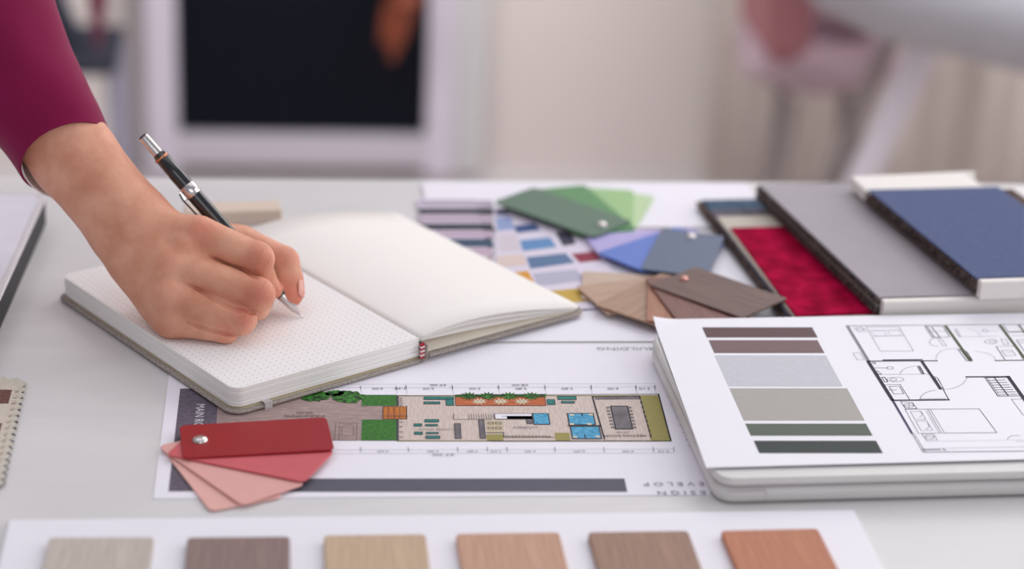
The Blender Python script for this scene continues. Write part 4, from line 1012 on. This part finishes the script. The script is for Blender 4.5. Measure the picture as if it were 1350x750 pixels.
path = [cs(88, 207, 1.297), cs(58, 158, 1.298), cs(20, 95, 1.300), cs(-20, 10, 1.31), cs(-60, -110, 1.33), cs(-120, -330, 1.37), cs(-230, -560, 1.42)]
tubeskin(path, [.0312, .0335, .0385, .0450, .0500, .056, .064], m_=M_sl, tilt0=-.0145, wrinkle=.20)['label'] = 'burgundy sleeve'
path2 = [cs(89, 211, 1.297), cs(62, 170, 1.298), cs(42, 136, 1.30)]
tubeskin(path2, [.0286, .0290, .030], m_=mat('white_cuff', (236, 228, 226), .8), tilt0=-.021, wrinkle=.02, name='shirt_cuff', thick=.001)['label'] = 'white shirt cuff showing inside the sleeve'

# ================================================================== PEN
tipW = D(398.5, 418.5, Zr); topW = D(187.5, 179, Zr-.014)
ax = (topW-tipW); PL = ax.length; rotq = ax.to_track_quat('Z', 'X')
pen = bpy.data.objects.new('mechanical_pencil', None); C.objects.link(pen); pen.location = tipW; pen.rotation_mode = 'QUATERNION'
# choose roll so the clip faces the lower left
side = (-CR*.75-CU*.55-CF*.15); side = (side-ax.normalized()*side.dot(ax.normalized())).normalized()
zx = ax.normalized(); yx = zx.cross(side).normalized(); Mr = Matrix((side, yx, zx)).transposed()
pen.rotation_quaternion = Mr.to_quaternion(); pen.empty_display_size = .01
tag(pen, 'black mechanical pencil with silver clip band held in the hand', 'pencil')
blk_ = mat('glossy_black', (24, 24, 30), .22, .5, var=.02, coat=.6)
def lathe(prof, m, name, n=28):
    mb = MB(); vs = [(r*math.cos(2*PI*k/n), r*math.sin(2*PI*k/n), z) for z, r in prof for k in range(n)]
    fs = [(i*n+k, i*n+(k+1) % n, (i+1)*n+(k+1) % n, (i+1)*n+k) for i in range(len(prof)-1) for k in range(n)]
    mb.add(vs, fs, m, True); L = (len(prof)-1)*n
    mb.add(vs[:n], [tuple(range(n))[::-1]], m); mb.add(vs[L:], [tuple(range(n))], m); return mb.build(name, pen)
lathe([(0.0, .00045), (.003, .0006), (.0032, .0011), (.006, .0015), (.0062, .0021), (.014, .0033), (.0185, .0040), (.019, .0040)], M_metal, 'tip_cone')
lathe([(-.0004, .0003), (.0005, .0004)], blk_, 'lead')
b0 = PL-.0155
lathe([(.0191, .0041), (.022, .0044), (.045, .0048), (.09, .0050), (b0-.016, .0050), (b0-.0155, .0050)], blk_, 'barrel')
lathe([(b0-.0345, .0051), (b0-.0340, .0055), (b0-.0270, .0055), (b0-.0265, .0051)], M_metal, 'clip_band')
lathe([(b0-.0154, .0047), (b0-.002, .0046), (b0-.0018, .0042), (b0, .0040), (b0+.0005, .0036)], blk_, 'collar')
lathe([(b0-.0038, .00475), (b0-.0034, .0049), (b0-.0028, .0049), (b0-.0024, .00475)], mat('copper_ring', (206, 140, 104), .3, metal=1), 'ring')
lathe([(b0+.0004, .0034), (PL-.0022, .0034), (PL-.0012, .0033)], M_metal, 'push_button')
lathe([(PL-.0011, .0031), (PL-.0004, .0031), (PL, .0028)], blk_, 'button_cap')
mb = MB()
mb.box((.0062, 0, b0-.030), (.0020, .0036, .007), M_metal, .0004)
path_ = [(.0066, b0-.0275), (.0076, b0-.032), (.0072, b0-.044), (.0064, b0-.056), (.0056, b0-.063), (.0064, b0-.067)]
vs = []; 
for i, (x, z) in enumerate(path_):
    w = .0026*(1-.35*i/5)
    for (dx, dy) in ((-.0004, -w), (.0005, -w*.8), (.0007, 0), (.0005, w*.8), (-.0004, w)): vs.append((x+dx, dy, z))
k5 = 5; fs = [(i*k5+j, i*k5+(j+1) % k5, (i+1)*k5+(j+1) % k5, (i+1)*k5+j) for i in range(len(path_)-1) for j in range(k5)]
fs += [tuple(range(k5))[::-1], tuple((len(path_)-1)*k5+j for j in range(k5))]
mb.add(vs, fs, mat('clip_dark_chrome', (90, 88, 92), .18, metal=1), True); mb.build('clip', pen)

# ================================================================== LIGHT
wd_ = bpy.data.worlds.new('world'); bpy.context.scene.world = wd_; wd_.use_nodes = True
bg = wd_.node_tree.nodes['Background']; bg.inputs[0].default_value = (.86, .88, 1.0, 1); bg.inputs[1].default_value = .40
def area(name, loc, target, sx, sy, e, col=(1, 1, 1)):
    l = bpy.data.lights.new(name, 'AREA'); l.shape = 'RECTANGLE'; l.size = sx; l.size_y = sy; l.energy = e; l.color = col
    o = bpy.data.objects.new(name, l); C.objects.link(o); o.location = loc; o.rotation_euler = (Vector(target)-Vector(loc)).to_track_quat('-Z', 'Y').to_euler(); return o
area('front_fill_light', (.5, -1.5, 2.0), (0, 1.4, .8), 2.0, 1.3, 15, (1, .99, .98))  # fill added behind the camera to brighten surfaces turned forward
area('window_light_back', (1.3, 3.0, 2.3), (0, 1.3, .75), 1.8, 1.2, 26, (1, .98, .98))
area('ceiling_light', (-.2, 1.7, 2.65), (-.2, 1.8, 0), 2.6, 2.0, 14, (1, .98, .97))
area('window_light_right', (2.6, 1.0, 1.9), (0, 1.5, .9), 1.6, 1.3, 24, (1, 1, 1))
area('wall_fill_light', (.3, 2.3, 1.6), (.3, 3.5, .6), 3.4, .5, 31, (1, .98, .97))  # added fill floating before the back wall, only to brighten it
area('far_right_fill_light', (2.95, 2.7, 1.2), (.7, 3.2, .35), 1.0, 1.2, 20, (1, .99, .97))  # extra fill added to lift the curtain and grey chair
vs_ = bpy.context.scene.view_settings; bpy.context.scene.display_settings.display_device = 'sRGB'
vs_.view_transform = 'Standard'; vs_.look = 'None'; vs_.gamma = 1; vs_.use_curve_mapping = False; vs_.exposure = -0.17
